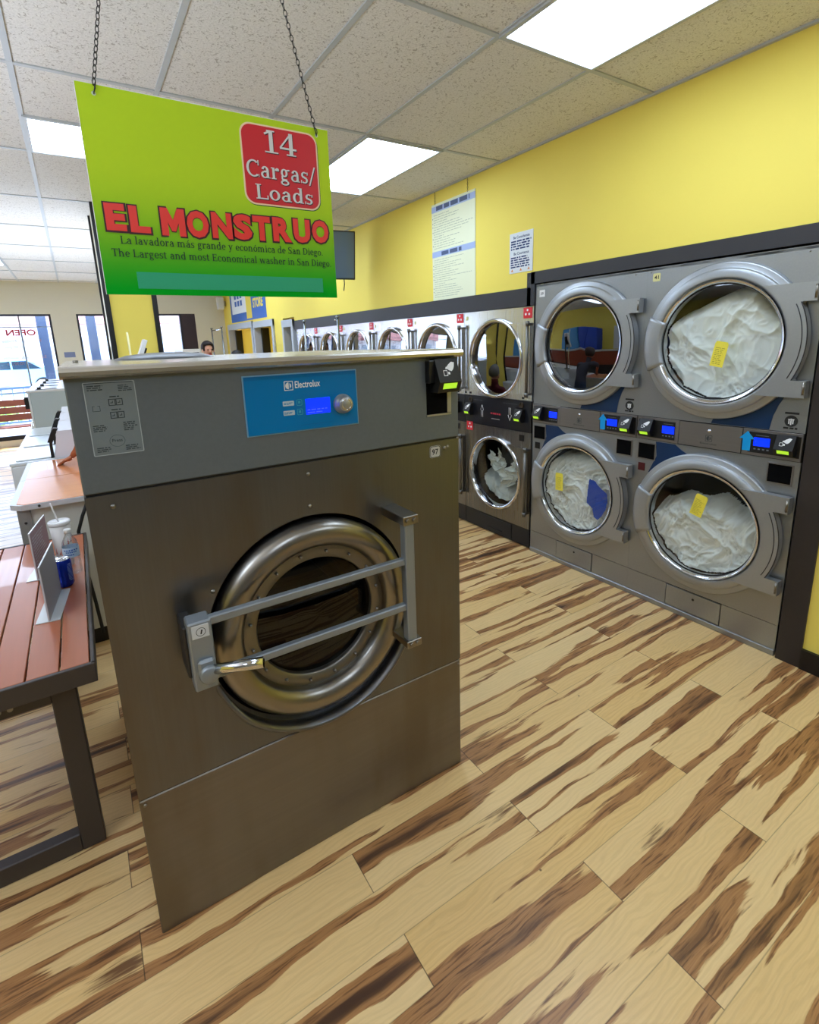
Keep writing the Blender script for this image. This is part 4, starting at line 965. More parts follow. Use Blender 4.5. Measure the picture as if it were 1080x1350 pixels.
# ------------------------------------------------------------------ hanging sign
SX0, SX1, SZ0, SZ1, SY = -2.8405, -2.2445, 1.8435, 2.2865, .08
def sign():
    t = thing('hanging_sign', 'lime green hanging sign reading 14 Cargas/Loads EL MONSTRUO above the big washer', 'sign', (SX0, SY, SZ0))
    w, h = SX1-SX0, SZ1-SZ0
    b = B(); b.box(0, w, 0, .004, 0, h); obj('board', b, sign_green(), t)
    b = B(); b.box(-.001, 0, -.0004, .0044, 0, h); b.box(0, w, -.0004, .0044, h, h+.0015); obj('board_edge', b, M_printw, t)
    X = lambda x: x-SX0; Z = lambda z: z-SZ0
    P = rrect(X(-2.4905), X(-2.2795), Z(2.076), Z(2.270), .028, 8); I = rrect(X(-2.4865), X(-2.2835), Z(2.080), Z(2.266), .025, 8)
    b = B(); b.prism([(p[0]+.0018, p[1]-.0018) for p in P], -.0006, 0); obj('badge_shadow', b, mat('dark green print', '#1c5a08', .5), t)
    b = B(); b.prism(P, -.0012, 0); bd = obj('badge_border', b, mat('cream print', '#f2d8b0', .5), t)
    b = B(); b.prism(I, -.0018, 0); obj('badge', b, mat('sign red', '#c8101a', .4), bd)
    ys = -.0022; yt = -.0030
    rows = [('14', -2.434, -2.338, 2.2055, .052), ('Cargas/', -2.483, -2.289, 2.143, .040), ('Loads', -2.463, -2.301, 2.0905, .036)]
    b = B(); 
    for s_, x0, x1, z, h_ in rows: serif(b, s_, X(x0)+.0022, X(x1)+.0022, Z(z)-.002, h_, ys)
    obj('letter_shadow', b, mat('deep red print', '#3a0508', .5), bd)
    b = B()
    for s_, x0, x1, z, h_ in rows: serif(b, s_, X(x0), X(x1), Z(z), h_, yt)
    obj('white_lettering', b, mat('sign white', '#dcdcdc', .5), bd)
    L = [('E', -2.820, -2.778, 2.045, 1.986), ('L', -2.770, -2.727, 2.044, 1.985), ('M', -2.702, -2.647, 2.046, 1.983), ('O', -2.643, -2.591, 2.046, 1.983), ('N', -2.583, -2.533, 2.047, 1.985), ('S', -2.529, -2.481, 2.048, 1.986), ('T', -2.478, -2.431, 2.048, 1.987), ('R', -2.424, -2.372, 2.049, 1.988), ('U', -2.366, -2.317, 2.050, 1.989), ('O', -2.311, -2.261, 2.052, 1.992)]
    b = B(); text_b([(c, X(x0)-.0035, X(x1)+.0045, Z(z0)-.0045, Z(z1)+.003, -.0012, .075) for c, x0, x1, z1, z0 in L if c != 'M'], b); MP = [(0, 0), (0, 1), (.30, 1), (.5, .58), (.70, 1), (1, 1), (1, 0), (.72, 0), (.72, .48), (.58, .17), (.42, .17), (.28, .48), (.28, 0)]
    mp = lambda g, y0, y1: b.prism([(X(-2.702)-g+u*(.055+2*g), Z(1.983)-g+v*(.063+2*g)) for u, v in MP], y0, y1); mp(.0035, -.0012, -.0010); ob = obj('title_outline', b, mat('dark maroon print', '#3c1010', .5), t)
    b = B(); text_b([(c, X(x0), X(x1), Z(z0), Z(z1), -.0020, .055) for c, x0, x1, z1, z0 in L if c != 'M'], b); mp(0, -.0020, -.0018); obj('title_lettering', b, mat('orange red print', '#e2301a', .4), ob)
    b = B(); serif(b, 'La lavadora más grande y económica de San Diego.', X(-2.796), X(-2.281), Z(1.958), .0175, -.0014)
    serif(b, 'The Largest and most Economical washer in San Diego.', X(-2.818), X(-2.257), Z(1.929), .0175, -.0014); obj('small_lettering', b, mat('dark green lettering', '#173a10', .5), t)
    b = B(); b.box(X(-2.771), X(-2.288), -.0008, 0, Z(1.858), Z(1.896)); obj('tape_strip', b, mat('teal translucent strip', '#3aa878', .45), t)
    for x in (-2.806, -2.279):
        b = B(); b.lathe([(.0028, -.001), (.0045, -.001)], (X(x), 0, Z(2.268)), n=16); b.lathe([(0, -.0011), (.0028, -.0011)], (X(x), 0, Z(2.268)), n=16); obj('grommet', b, mat('pale hole rim', '#d8e8c0', .5), t)
sign()
def chain(p0, p1, label, r=.0045, L=.017, group='sign chains', hook=True):
    b = B(); p0 = Vector(p0); p1 = Vector(p1); d = (p1-p0); n = int(d.length/(L*.78)); d.normalize(); a = d.orthogonal().normalized(); c = d.cross(a)
    for i in range(n):
        o_ = p0+(p1-p0)*((i+.5)/n); s_ = a if i % 2 else c
        pts = [o_+d*(L*.5*sin(q))+s_*(r*cos(q)*(1-.15*abs(sin(q)))) for q in [2*pi*k/10 for k in range(10)]]
        b.tube(pts, .0011, 5, closed=True)
    o = obj('chain', b, mat('dark chain steel', '#3b3a36', .4, .9)); tag(o, label, 'chain', group); return o
chain((-2.806, .079, 2.272), (-2.662, .085, 2.99), 'chain at the left end of the hanging green sign')
chain((-2.279, .079, 2.272), (-2.450, .085, 2.99), 'chain at the right end of the hanging green sign')
for x, xt in ((-2.806, -2.799), (-2.279, -2.286)):
    b = B(); b.tube([(x, .0775, 2.266), (x+(xt-x)*.3, .076, 2.274), (xt, .078, 2.292)], .0013, 6); o = obj('wire_hook', b, M_black); tag(o, 'black wire hook at the %s end of the green sign' % ('left' if x < -2.5 else 'right'), 'hook', 'sign hooks')

# ------------------------------------------------------------------ posters and wall things
def wall_local(name, label, cat, y1, z0, x=-.012, group=None):
    return thing(name, label, cat, (x, y1, z0), RZ, group)     # local x runs towards -y
t = wall_local('rules_poster', 'tall pale poster hanging on the yellow wall', 'poster', 2.70, 2.064, -.0003)
w_, h_ = .605, .824
b = B(); b.box(0, w_, -.004, .0, 0, h_); obj('board', b, mat('pale cream print', '#e6e8c4', .5), t)
for z in (.755, .375):
    b = B(); rect_b(b, 0, w_, z, z+.05, -.0046); obj('blue_band', b, mat('pale blue print', '#a8b8dc', .5), t)
b = B(); lines_b(b, .07, w_-.07, .762, .805, 1, -.0052, seed=3, rag=0, th=.85); lines_b(b, .14, w_-.18, .380, .418, 1, -.0052, seed=5, rag=0, th=.85); obj('heading', b, mat('slate print', '#4c5878', .5), t)
b = B(); lines_b(b, .03, w_-.02, .44, .74, 15, -.0046, seed=6, th=.22, rag=.75); lines_b(b, .03, w_-.02, .02, .36, 18, -.0046, seed=7, th=.22, rag=.75); obj('print', b, mat('pale grey print', '#a8ac92', .5), t)
b = B()
for z in (.70, .66, .63, .585, .53, .47, .3, .27, .235, .21, .18, .10, .07): rect_b(b, .012, .020, z, z+.008, -.0046)
obj('bullets', b, M_printg, t)
chain((-.006, 2.645, 2.885), (-.006, 2.645, 2.99), 'left chain of the tall pale poster', .004, .016, 'poster chains'); chain((-.006, 2.19, 2.885), (-.006, 2.19, 2.99), 'right chain of the tall pale poster', .004, .016, 'poster chains')
t = wall_local('notice', 'small white notice with dark blue text on the yellow wall', 'notice', 1.695, 2.182, -.0003)
b = B(); b.box(0, .238, -.004, 0, 0, .285, .0005); obj('board', b, mat('notice white', '#dfe3e6', .4), t)
b = B(); text_b([('Be Considerate', .04, .205, .243, .263, -.0046, .02), ('Be Courteous', .045, .20, .128, .148, -.0046, .02)], b); lines_b(b, .015, .225, .163, .234, 4, -.0046, seed=1, th=.62, rag=.12); lines_b(b, .015, .225, .035, .118, 5, -.0046, seed=2, th=.6, rag=.2); obj('print', b, mat('notice navy', '#1c2f66', .5), t)
b = B(); 
for x in (.03, .12, .2): b.prism([(x-.012, .012), (x+.012, .012), (x, .032)], -.0046, -.004)
obj('orange_mark', b, mat('orange print', '#d88a3a', .5), t)
t = wall_local('price_poster', 'blue and yellow poster reading STORE high on the yellow wall', 'poster', 10.0, 2.19, -.0003)
b = B(); b.box(0, 2.35, -.004, 0, 0, .85); obj('board', b, mat('poster blue', '#2f62b8', .45), t)
b = B(); rect_b(b, .12, 1.15, .16, .82, -.0046); obj('white_field', b, mat('poster white', '#e8ecf2', .5), t)
b = B(); rect_b(b, 1.15, 1.5, .03, .82, -.0046); obj('yellow_field', b, mat('poster yellow', '#e6cf3a', .5), t)
b = B()
for r_ in range(4):
    for c_ in range(3): rect_b(b, .36+c_*.2, .5+c_*.2, .3+r_*.14, .4+r_*.14, -.005)
obj('blue_boxes', b, mat('poster blue', '#2f62b8'), t)
b = B(); text_b([('STORE', 1.60, 2.2, .2, .37, -.0046, .04)], b); text_b([('YOUR', 1.70, 2.15, .62, .78, -.0046, .04)][:0], b); obj('yellow_lettering', b, mat('poster yellow', '#e6cf3a'), t)
# tv
t = thing('television', 'wall television beside the right edge of the green sign', 'television', (-.56, 4.02, 2.64), radians(-8))
b = B(); b.box(-.42, .42, 0, .05, -.25, .25, .006); tb = obj('case', b, M_black, t)
b = B(); b.box(-.405, .405, -.003, .0, -.235, .238, .001); obj('screen', b, mat('dark tv screen', '#4a6488', .12, spec=.9), t)
b = B(); b.box(-.05, .05, .05, .12, -.08, .08); b.cyl((0, .1, 0), (0, .05, .40), .02); obj('wall_arm', b, M_black, t)
b = B(); b.tube([(.30, .04, -.24), (.305, .04, -.3), (.30, .05, -.37)], .006, 6); obj('cable', b, M_black, t)
t.rotation_euler = (radians(9), 0, radians(-8))
# speaker
b = B(); b.box(-.07, .07, -.07, .07, -.13, .13, .025, 3); sp_ = obj('wall_speaker', b, mat('speaker white', '#dedede', .5), None, (-.12, 10.35, 2.62)); tag(sp_, 'small white loudspeaker high in the far corner', 'speaker')
b = B(); b.box(-.03, .13, .04, .1, -.05, .05); obj('bracket', b, M_silver, sp_)
b = B(); b.box(-.09, .09, -.006, 0, -.05, .05); rect_b(b, -.08, .08, -.04, -.0, -.007); tag(obj('wall_notice', b, mat('notice blue print', '#7c88b0', .5), None, (-3.0, YF-.002, 1.66)), 'small blue and white notice between the shop windows', 'notice')

# ------------------------------------------------------------------ picnic table and what stands on it
def picnic_table():
    t = thing('slatted_table', 'red-brown slatted table with dark metal frame left of the washer', 'table', (-3.39, 1.1, 0))
    X = lambda x: x+3.39; Y = lambda y: y-1.1
    m = mat('red brown table slat', '#a5603c', .33, noise_amt=.13, scale=(40, 3, 40), coat=.25); fm = mat('dark brown table steel', '#3c3531', .42, noise_amt=.08, scale=(40, 40, 40))
    x = -3.029
    for i in range(8):
        w = .0775 if i == 0 else .0835
        b = B(); b.box(X(x-w), X(x), Y(.415), Y(1.79), .732, .75, .0025, 2); obj('slat', b, m, t); x -= w+.0048
    xe = x
    b = B(); b.box(X(-3.026), X(-3.014), Y(.40), Y(1.805), .685, .7515, .002); b.box(X(xe-.01), X(xe+.003), Y(.40), Y(1.805), .685, .7515, .002)
    b.box(X(xe), X(-3.014), Y(.398), Y(.412), .685, .7515, .002); b.box(X(xe), X(-3.014), Y(1.793), Y(1.805), .685, .7515, .002)
    for y in (.55, 1.1, 1.62): b.box(X(xe), X(-3.026), Y(y-.02), Y(y+.02), .700, .731)
    obj('table_frame', b, fm, t)
    for y in (.50, 1.60):
        b = B(); x0, x1 = X(-3.70), X(-3.083)
        b.box(x1-.072, x1, Y(y), Y(y+.045), .0, .665, .004); b.box(x0, x0+.072, Y(y), Y(y+.045), .0, .665, .004); b.box(x0+.07, x1-.07, Y(y), Y(y+.045), .595, .665, .004); b.box(x0+.07, x1-.07, Y(y), Y(y+.045), 0, .072, .004); b.box(x0+.15, x1-.1, Y(y), Y(y+.045), .66, .70)
        l = obj('leg_frame', b, fm, t)
        if y < 1:
            for dx in (-.165, -.195): q = B(); q.cyl((X(-3.095)+dx, Y(y-.004), .625), (X(-3.095)+dx, Y(y), .625), .008, n=10); obj('bolt', q, M_screw, l)
picnic_table()
# drink cup
t = thing('paper_cup', 'white paper cup with lid and straw on the slatted table', 'cup', (-3.098, 1.36, .7505))
b = B(); b.lathe([(0, 0), (.029, 0), (.031, .004), (.041, .205), (.0, .205)], (0, 0, 0), 'z', 40); obj('cup_body', b, mat('cup white', '#e4e0da', .5), t)
b = B(); b.lathe([(.0435, .2), (.0445, .205), (.0435, .213), (.04, .216), (.038, .211), (0, .211)], (0, 0, 0), 'z', 40); obj('lid', b, mat('lid plastic', '#e8e8e8', .25), t)
b = B(); b.cyl((0, 0, .2), (-.02, .01, .30), .0032, n=10); obj('straw', b, mat('straw plastic', '#e0dcdc', .3), t)
b = B()
for a, z, r_ in ((-1.2, .12, .02), (-.9, .09, .016), (-2.2, .08, .018), (-1.5, .06, .014), (-.7, .13, .02)):
    rc = .031+.01*z/.205+.0004
    b._q([b.bm.verts.new(((rc+.0004)*cos(a+q[0]), (rc+.0004)*sin(a+q[0]), z+q[1]*r_)) for q in ((-.35, -.7), (.3, -1), (.45, .6), (-.2, 1))])
obj('red_print', b, mat('cup red print', '#c84a30', .5), t)
# water bottle
t = thing('water_bottle', 'clear plastic water bottle with white cap beside the blue can', 'bottle', (-3.066, 1.235, .7505))
M_pet = glass_mat('clear bottle plastic', (.93, .95, .97), .12)
b = B(); b.lathe([(0, .003), (.026, 0), (.031, .006), (.0315, .03), (.029, .036), (.0315, .042), (.0315, .06), (.029, .066), (.0315, .072), (.0315, .13), (.028, .15), (.017, .172), (.0125, .18), (.0125, .188)], (0, 0, 0), 'z', 36); obj('bottle_body', b, M_pet, t)
b = B(); b.lathe([(0, .205), (.0135, .205), (.0145, .202), (.0145, .187), (.0, .187)], (0, 0, 0), 'z', 24); obj('cap', b, M_white, t)
b = B(); b.lathe([(.0318, .082), (.0318, .126)], (0, 0, 0), 'z', 36); lb_ = obj('label', b, mat('bottle label blue white', '#b8cfe4', .4), t)
b = B()
for z, a0, a1 in ((.115, -2.4, -.6), (.106, -2.2, -.8), (.094, -2.4, -1.2)):
    for k in range(6):
        a = a0+(a1-a0)*k/6; e = a+(a1-a0)/9
        b._q([b.bm.verts.new((.0322*cos(q), .0322*sin(q), zz)) for q, zz in ((a, z-.003), (e, z-.003), (e, z+.003), (a, z+.003))])
obj('label_print', b, mat('label blue print', '#2c5cae', .5), lb_)
# can
t = thing('drink_can', 'blue drink can on the slatted table', 'can', (-3.098, 1.105, .7505))
b = B(); b.lathe([(0, .004), (.024, .0), (.026, .003), (.033, .012), (.033, .108), (.028, .119)], (0, 0, 0), 'z', 40); cb_ = obj('can_body', b, mat('can blue', '#1230a8', .25, .5), t)
b = B(); b.lathe([(.028, .119), (.0275, .122), (.026, .119), (0, .118)], (0, 0, 0), 'z', 40); b.box(-.012, .004, -.006, .006, .118, .1205); obj('can_top', b, M_chrome, t)
b = B()
for r_ in range(11):
    z = .1-.007*r_; a = -1.05
    for k in range(5):
        if (k*7+r_*3) % 5 == 0: continue
        e = a+.1
        b._q([b.bm.verts.new((.0333*cos(q), .0333*sin(q), zz)) for q, zz in ((a+.11*k, z-.0015), (e+.11*k, z-.0015), (e+.11*k, z+.0015), (a+.11*k, z+.0015))])
obj('can_print', b, mat('can pale print', '#8ea4d8', .4), cb_)
# sign holders
def holder(x, y, label, sheet, rz, ln=.28):
    t = thing('sign_holder', label, 'sign holder', (x, y, .7505), rz, 'tabletop sign holders')
    b = B(); b.box(-.0425, .0345, 0, ln, 0, .003); obj('base', b, mat('milky acrylic', '#d4d8da', .2), t)
    b = B(); b.box(-.0025, .0025, 0, ln, .003, .215); p_ = obj('panel', b, mat('acrylic edge', '#cfd0d2', .2), t)
    b = B(); b.box(-.0032, -.0026, .004, ln-.004, .006, .212); b.box(.0026, .0032, .004, ln-.004, .006, .212); obj('sheet', b, sheet, p_)
    b = B(); lines_b(b, .02, ln-.03, .03, .19, 12, 0, seed=int(y*10), th=.4)
    for v in b.bm.verts: v.co = Vector((.0036, v.co.x, v.co.z))
    obj('print', b, mat('faint print', '#a8a8ac', .6), p_)
holder(-3.147, .785, 'nearer clear sign holder, grey sheet, in front of the blue can', mat('grey sheet', '#a2a0a2', .5), -.11)
holder(-3.203, 1.235, 'farther clear sign holder, mauve sheet, left of the paper cup', mat('mauve sheet', '#8a7078', .5), -.15)

# ------------------------------------------------------------------ folding counter
def counter(y0, y1, near, label):
    t = thing('folding_counter', label, 'counter', (-3.0, y0, 0), 0, 'tan topped folding counters')
    L = y1-y0-.004; x0 = -.335; x1 = .2
    top = mat('tan laminate top', '#d08a58', .22, noise_amt=.08, scale=(3, 30, 3), coat=.3)
    P = [(x0+.05, 0), (x1, 0), (x1, L), (x0, L), (x0, .05)] if near else [(x0, 0), (x1, 0), (x1, L), (x0, L)]
    b = B(); b.prism([(p[0], p[1]) for p in P], .898, .926, 'z'); e_ = obj('top_edge', b, mat('pale edge band', '#c9ccd0', .4), t)
    P2 = [(x0+.062, .008), (x1-.01, .008), (x1-.01, L-.0), (x0+.03, L-.0), (x0+.03, .045)] if near else [(x0+.03, 0), (x1-.01, 0), (x1-.01, L-.01), (x0+.03, L-.01)]
    b = B(); b.prism(P2, .926, .9285, 'z'); obj('top', b, top, t)
    gp = mat('grey post paint', '#8b8a86', .5); wp = mat('cream panel', '#cfd0c8', .55)
    b = B(); b.box(x0+.025, x0+.085, .03, .09, .0, .897, .003); ps = obj('post', b, gp, t)
    b = B(); b.box(x0+.085, x1-.02, .045, .065, .1, .897); b.box(x0+.04, x0+.055, .09, L-.01, .1, .897); b.box(x1-.035, x1-.02, .065, L-.01, .1, .897); obj('side_panel', b, wp, t)
    b = B(); b.box(x0+.05, x1-.03, .06, L-.01, 0, .1); obj('plinth', b, M_black, t)
    if near:
        q = B(); q.lathe([(0, -.004), (.006, -.003), (.007, 0)], (x0+.055, .03, .82), n=12); obj('bolt', q, M_print, ps)
        q = B(); q.lathe([(0, -.004), (.006, -.003), (.007, 0)], (x0+.13, .0, .912), n=12); obj('bolt', q, M_print, e_)
counter(1.92, 2.585, True, 'tan folding counter just beyond the slatted table'); counter(2.587, 3.225, False, 'tan folding counter under the leaning hand, beside the white washers')
b = B(); b.tube([(-2.985, 1.905, .895), (-3.02, 1.895, .82), (-3.05, 1.885, .74), (-3.052, 1.88, .60), (-3.03, 1.885, .3), (-3.02, 1.89, .1)], .009, 8); tag(obj('power_cord', b, M_rubber), 'black cord hanging down the near folding counter', 'cord')

# top loading washers
def top_loader():
    t = thing('top_load_washer', '', 'washing machine', (-3.44, 3.245, 0)); w = .676
    b = B(); b.box(0, .66, 0, w, .02, .905, .008); obj('body', b, M_enamel, t)
    b = B(); b.box(-.005, .66, 0, w, .905, .93, .006, 2); obj('top', b, M_enamel, t)
    b = B(); b.box(.03, .27, .05, w-.05, .931, .941, .006, 2); obj('lid', b, mat('lid enamel', '#dfe6e8', .2), t)
    b = B(); b.prism([(.275, .93), (.315, 1.137), (.66, 1.137), (.66, .93)], .0, w, 'y')
    cs = obj('console', b, mat('console off white', '#dcdce2', .35), t)
    # card reader on a post
    b = B(); b.prism([(.245, 1.055), (.275, 1.045), (.325, 1.15), (.295, 1.155), (.28, 1.135)], .02, .10, 'y'); r = obj('card_reader', b, M_black, t)
    b = B(); b.prism([(.25, .93), (.272, .93), (.272, 1.06), (.255, 1.06)], .045, .075, 'y'); obj('post', b, M_black, r)
    b = B(); b.box(.01, .5, .03, w-.03, 0, .02); obj('foot', b, M_black, t)
    return t
tl = top_loader(); tl['label'] = 'white top-loading washer nearest the tan counter'; tl['group'] = 'white top-loading washers'
dup(tl, (-3.44, 3.925, 0), 'second white top-loading washer from the tan counter'); dup(tl, (-3.44, 4.605, 0), 'third white top-loading washer from the tan counter, the farthest one')
# front loaders further away
def front_loader():
    t = thing('front_load_washer', '', 'washing machine', (-3.47, 6.2, 0)); w = .72
    b = B(); b.box(.02, .75, .0, w, .03, 1.25, .004); obj('body', b, mat('pale grey enamel side', '#b9c4c8', .4), t)
    b = B(); b.box(0, .02, 0, w, .0, 1.25); obj('front_frame', b, mat('grey edge enamel', '#dfe2e2', .4), t)
    b = B(); b.box(-.01, .76, .0, w, 1.25, 1.28, .008, 2); obj('top', b, mat('white top enamel', '#e4e6ea', .2), t)
    b = B(); b.lathe([(.26, -.0), (.26, -.03), (.22, -.05), (.19, -.02)], (-.0, w/2, .62), 'x', 40); d = obj('door', b, M_chrome, t)
    b = B(); b.lathe([(0, -.035), (.19, -.02)], (0, w/2, .62), 'x', 32); obj('door_glass', b, M_glassd, d)
    b = B(); b.box(-.045, 0, .02, .14, 1.06, 1.2, .006); obj('card_reader', b, M_black, t)
    b = B(); b.box(.08, .3, .04, .075, 1.281, 1.286); b.box(.1, .14, .03, .1, 1.281, 1.31); obj('soap_lid', b, M_black, t)
    return t
fl = front_loader(); fl['group'] = 'front-loading washers by the window'; fl['label'] = 'nearest grey front-loading washer before the big window'
for i, lb in ((1, 'second front-loading washer in the row before the big window'), (2, 'third front-loading washer in the row before the big window'), (3, 'farthest front-loading washer in the row before the big window')): dup(fl, (-3.47, 6.2+.722*i, 0), lb)

# card reader and stick seen over the washer top
t = thing('tablet_stand', 'white tablet on a black stand behind the washer top, before the yellow column', 'tablet', (-2.48, 3.3, 1.137))
b = B(); b.box(-.015, .015, -.06, .06, .4, .66, .003, rot=Matrix.Rotation(radians(22), 3, 'Y'), piv=(0, 0, .53)); obj('tablet', b, M_white, t)
b = B(); b.box(-.01, .03, -.04, .04, .46, .6, .003, rot=Matrix.Rotation(radians(22), 3, 'Y'), piv=(0, 0, .53)); b.cyl((.03, 0, 0), (.03, 0, .5), .018); b.cyl((.03, 0, 0), (.03, 0, .012), .07, n=24); obj('stand', b, M_black, t)
b = B(); b.cyl((-2.545, 3.3, 1.137), (-2.55, 3.3, 1.85), .008, n=8); tag(obj('hanger_stick', b, mat('pale stick', '#e4dca0', .6)), 'pale upright stick left of the white tablet', 'stick')
# white island under them (washers back to back)
def island():
    for i in range(1):
        t = thing('top_load_washer', 'white washer behind the big washer, back to back with the top-loaders', 'washing machine', (-2.775, 3.245, 0))
        b = B(); b.box(0, .66, 0, .676, .02, .93, .008); obj('body', b, M_enamel, t); b = B(); b.box(.0, .345, 0, .676, .93, 1.137, .005); obj('console', b, M_enamel, t)
        b = B(); b.box(.39, .63, .05, .626, .931, .941, .004); obj('lid', b, M_enamel, t)
island()

# laundry carts with hanging rails
def cart(x, y, ln, h, label, rail=True, tilt=0):
    t = thing('laundry_cart', label, 'laundry cart', (x, y, 0), 0, 'chrome laundry carts'); m = M_chrome
    b = B()
    for z in (.42, .8):
        b.tube([(-.25, 0, z), (.25, 0, z), (.25, ln, z), (-.25, ln, z)], .008, 8, closed=True)
    b2 = b
    for i in range(12):
        for sx_ in (-.25, .25): b.cyl((sx_, ln*i/11, .42), (sx_, ln*i/11, .8), .003, n=6)
    for i in range(7):
        xx = -.25+.5*i/6
        for yy in (0, ln): b.cyl((xx, yy, .42), (xx, yy, .8), .003, n=6)
        b.cyl((xx, 0, .42), (xx, ln, .42), .003, n=6)
    obj('basket', b, m, t)
    for yy in (0, ln):
        b = B(); b.cyl((0, yy, .15), (0, yy, h), .013, n=10); b.cyl((0, yy, h), (0, yy, h+.02), .024, n=10); obj('upright', b, mat('grey chrome pole', '#8f9498', .25, .9), t)
    b = B()
    if rail: b.cyl((0, 0, h-.03), (0, ln, h-.03), .012, n=10)
    else: b.cyl((-.03, 0, h-.03), (-.03, .0, h-.02), .012, n=10)
    obj('rail', b, m, t)
    b = B(); b.box(-.24, .24, 0, .03, .14, .17); b.box(-.24, .24, ln-.03, ln, .14, .17); b.box(-.02, .02, 0, ln, .14, .17); fr_ = obj('base_frame', b, m, t)
    for sx_ in (-.22, .22):
        for yy in (.02, ln-.02):
            b = B(); b.cyl((sx_-.012, yy, .05), (sx_+.012, yy, .05), .05, n=20); b.box(sx_-.016, sx_+.016, yy-.012, yy+.012, .05, .15); obj('caster', b, M_rubber, fr_)
cart(-.32, 4.14, 1.02, 1.99, 'chrome laundry cart with two tall poles before the far steel dryers', False)
cart(-.60, 8.45, .8, 2.05, 'chrome laundry cart with a hanging rail near the far corner')
t = thing('folding_table', 'white rail topped table by the far window', 'table', (-1.28, 8.6, 0))
b = B(); b.box(0, .3, 0, .9, 1.63, 1.69); obj('top_rail', b, M_white, t); b = B()
for xx in (.01, .28):
    for yy in (.02, .86): b.box(xx, xx+.02, yy, yy+.02, 0, 1.63)
obj('frame', b, M_white, t)

# ------------------------------------------------------------------ people
def person(name, label, loc, rz, s, shirt, pants, hair, skin, over=None, long_hair=False):
    J = {'pel': (0, 0, .95, .135, .10), 'sp': (0, .0, 1.10, .135, .10), 'ch': (0, 0, 1.28, .155, .11), 'nb': (0, .01, 1.43, .085, .07), 'nk': (0, 0, 1.50, .052, .052), 'hd': (0, -.015, 1.585, .082, .092), 'ht': (0, -.005, 1.665, .070, .080)}
    for sd_, k in ((1, 'l'), (-1, 'r')):
        J.update({k+'sh': (sd_*.17, 0, 1.39, .062, .062), k+'el': (sd_*.22, .03, 1.12, .045, .045), k+'wr': (sd_*.23, -.06, .90, .028, .024), k+'pa': (sd_*.23, -.08, .83, .036, .018),
                  k+'hp': (sd_*.09, 0, .88, .095, .095), k+'kn': (sd_*.10, -.02, .50, .062, .062), k+'an': (sd_*.10, .02, .09, .040, .045), k+'to': (sd_*.11, -.14, .035, .040, .03)})
    if over:
        for k, v in over.items(): J[k] = tuple(v)+J[k][3:] if len(v) == 3 else v
    E_ = [('pel', 'sp', 1), ('sp', 'ch', 1), ('ch', 'nb', 1), ('nb', 'nk', 0), ('nk', 'hd', 0), ('hd', 'ht', 0)]
    for k in 'lr': E_ += [('ch', k+'sh', 1), (k+'sh', k+'el', 1), (k+'el', k+'wr', 0), (k+'wr', k+'pa', 0), ('pel', k+'hp', 2), (k+'hp', k+'kn', 2), (k+'kn', k+'an', 2), (k+'an', k+'to', 3)]
    # fingers
    for k, sd_ in (('l', 1), ('r', -1)):
        wr = Vector(J[k+'wr'][:3]); pa = Vector(J[k+'pa'][:3]); d = (pa-wr).normalized()
        side = Vector((0, 1, 0)) if abs(d.z) > .6 else d.cross(Vector((0, 0, 1))).normalized()
        dn = d.cross(side).normalized()
        if dn.z > 0 and abs(d.z) < .6: dn = -dn
        curl = dn if abs(d.z) < .6 else Vector((-sd_, 0, 0))
        for f, (o_, ln) in enumerate(((-.03, .062), (-.01, .074), (.01, .078), (.03, .068))):
            b0 = pa+side*o_*.85+d*.012; a_ = b0+d*ln*.5+curl*.004; e = b0+d*ln+curl*.016
            n0, n1, n2 = '%sf%da' % (k, f), '%sf%db' % (k, f), '%sf%dc' % (k, f)
            J[n0] = (*b0, .0095, .0095); J[n1] = (*a_, .0085, .0085); J[n2] = (*e, .007, .007); E_ += [(k+'pa', n0, 0), (n0, n1, 0), (n1, n2, 0)]
        th0 = wr+d*.03+side*(-.035); th1 = th0+d*.035+side*(-.018); J[k+'t0'] = (*th0, .012, .012); J[k+'t1'] = (*th1, .0095, .0095); E_ += [(k+'wr', k+'t0', 0), (k+'t0', k+'t1', 0)]
    names = list(J); me = bpy.data.meshes.new('sk'); me.from_pydata([J[n][:3] for n in names], [(names.index(a), names.index(c)) for a, c, _ in E_], [])
    o = bpy.data.objects.new('sk', me); COL.objects.link(o); md = o.modifiers.new('s', 'SKIN'); 
    if not me.skin_vertices: bpy.context.view_layer.objects.active = o; bpy.ops.mesh.customdata_skin_add()
    for i, n in enumerate(names):
        sv = me.skin_vertices[0].data[i]; sv.radius = J[n][3:5]; sv.use_root = (n == 'pel')
    md.branch_smoothing = .3; ss = o.modifiers.new('ss', 'SUBSURF'); ss.levels = ss.render_levels = 2
    bpy.context.view_layer.update()
    fm = bpy.data.meshes.new_from_object(o.evaluated_get(bpy.context.evaluated_depsgraph_get())); bpy.data.objects.remove(o)
    segs = [(Vector(J[a][:3]), Vector(J[c][:3]), z, (J[a][3]+J[c][3])/2) for a, c, z in E_]
    mats = [skin, shirt, pants, M_black]
    for m_ in mats: fm.materials.append(m_)
    for f in fm.polygons:
        f.use_smooth = True; c = f.center; best = 1e9; zi = 0
        for a, d, z, r_ in segs:
            ab = d-a; tt = max(0, min(1, (c-a).dot(ab)/max(ab.length_squared, 1e-9))); q = (c-(a+ab*tt)).length-r_
            if q < best: best = q; zi = z
        f.material_index = zi
    fm.name = name; body = bpy.data.objects.new(name, fm); COL.objects.link(body); body.location = loc; body.rotation_euler = (0, 0, rz); body.scale = (s, s, s)
    tag(body, label, 'person')
    hc = Vector(J['hd'][:3])
    b = B()
    for i in range(9): pass
    t = bmesh.new(); bmesh.ops.create_uvsphere(t, u_segments=28, v_segments=20, radius=1)
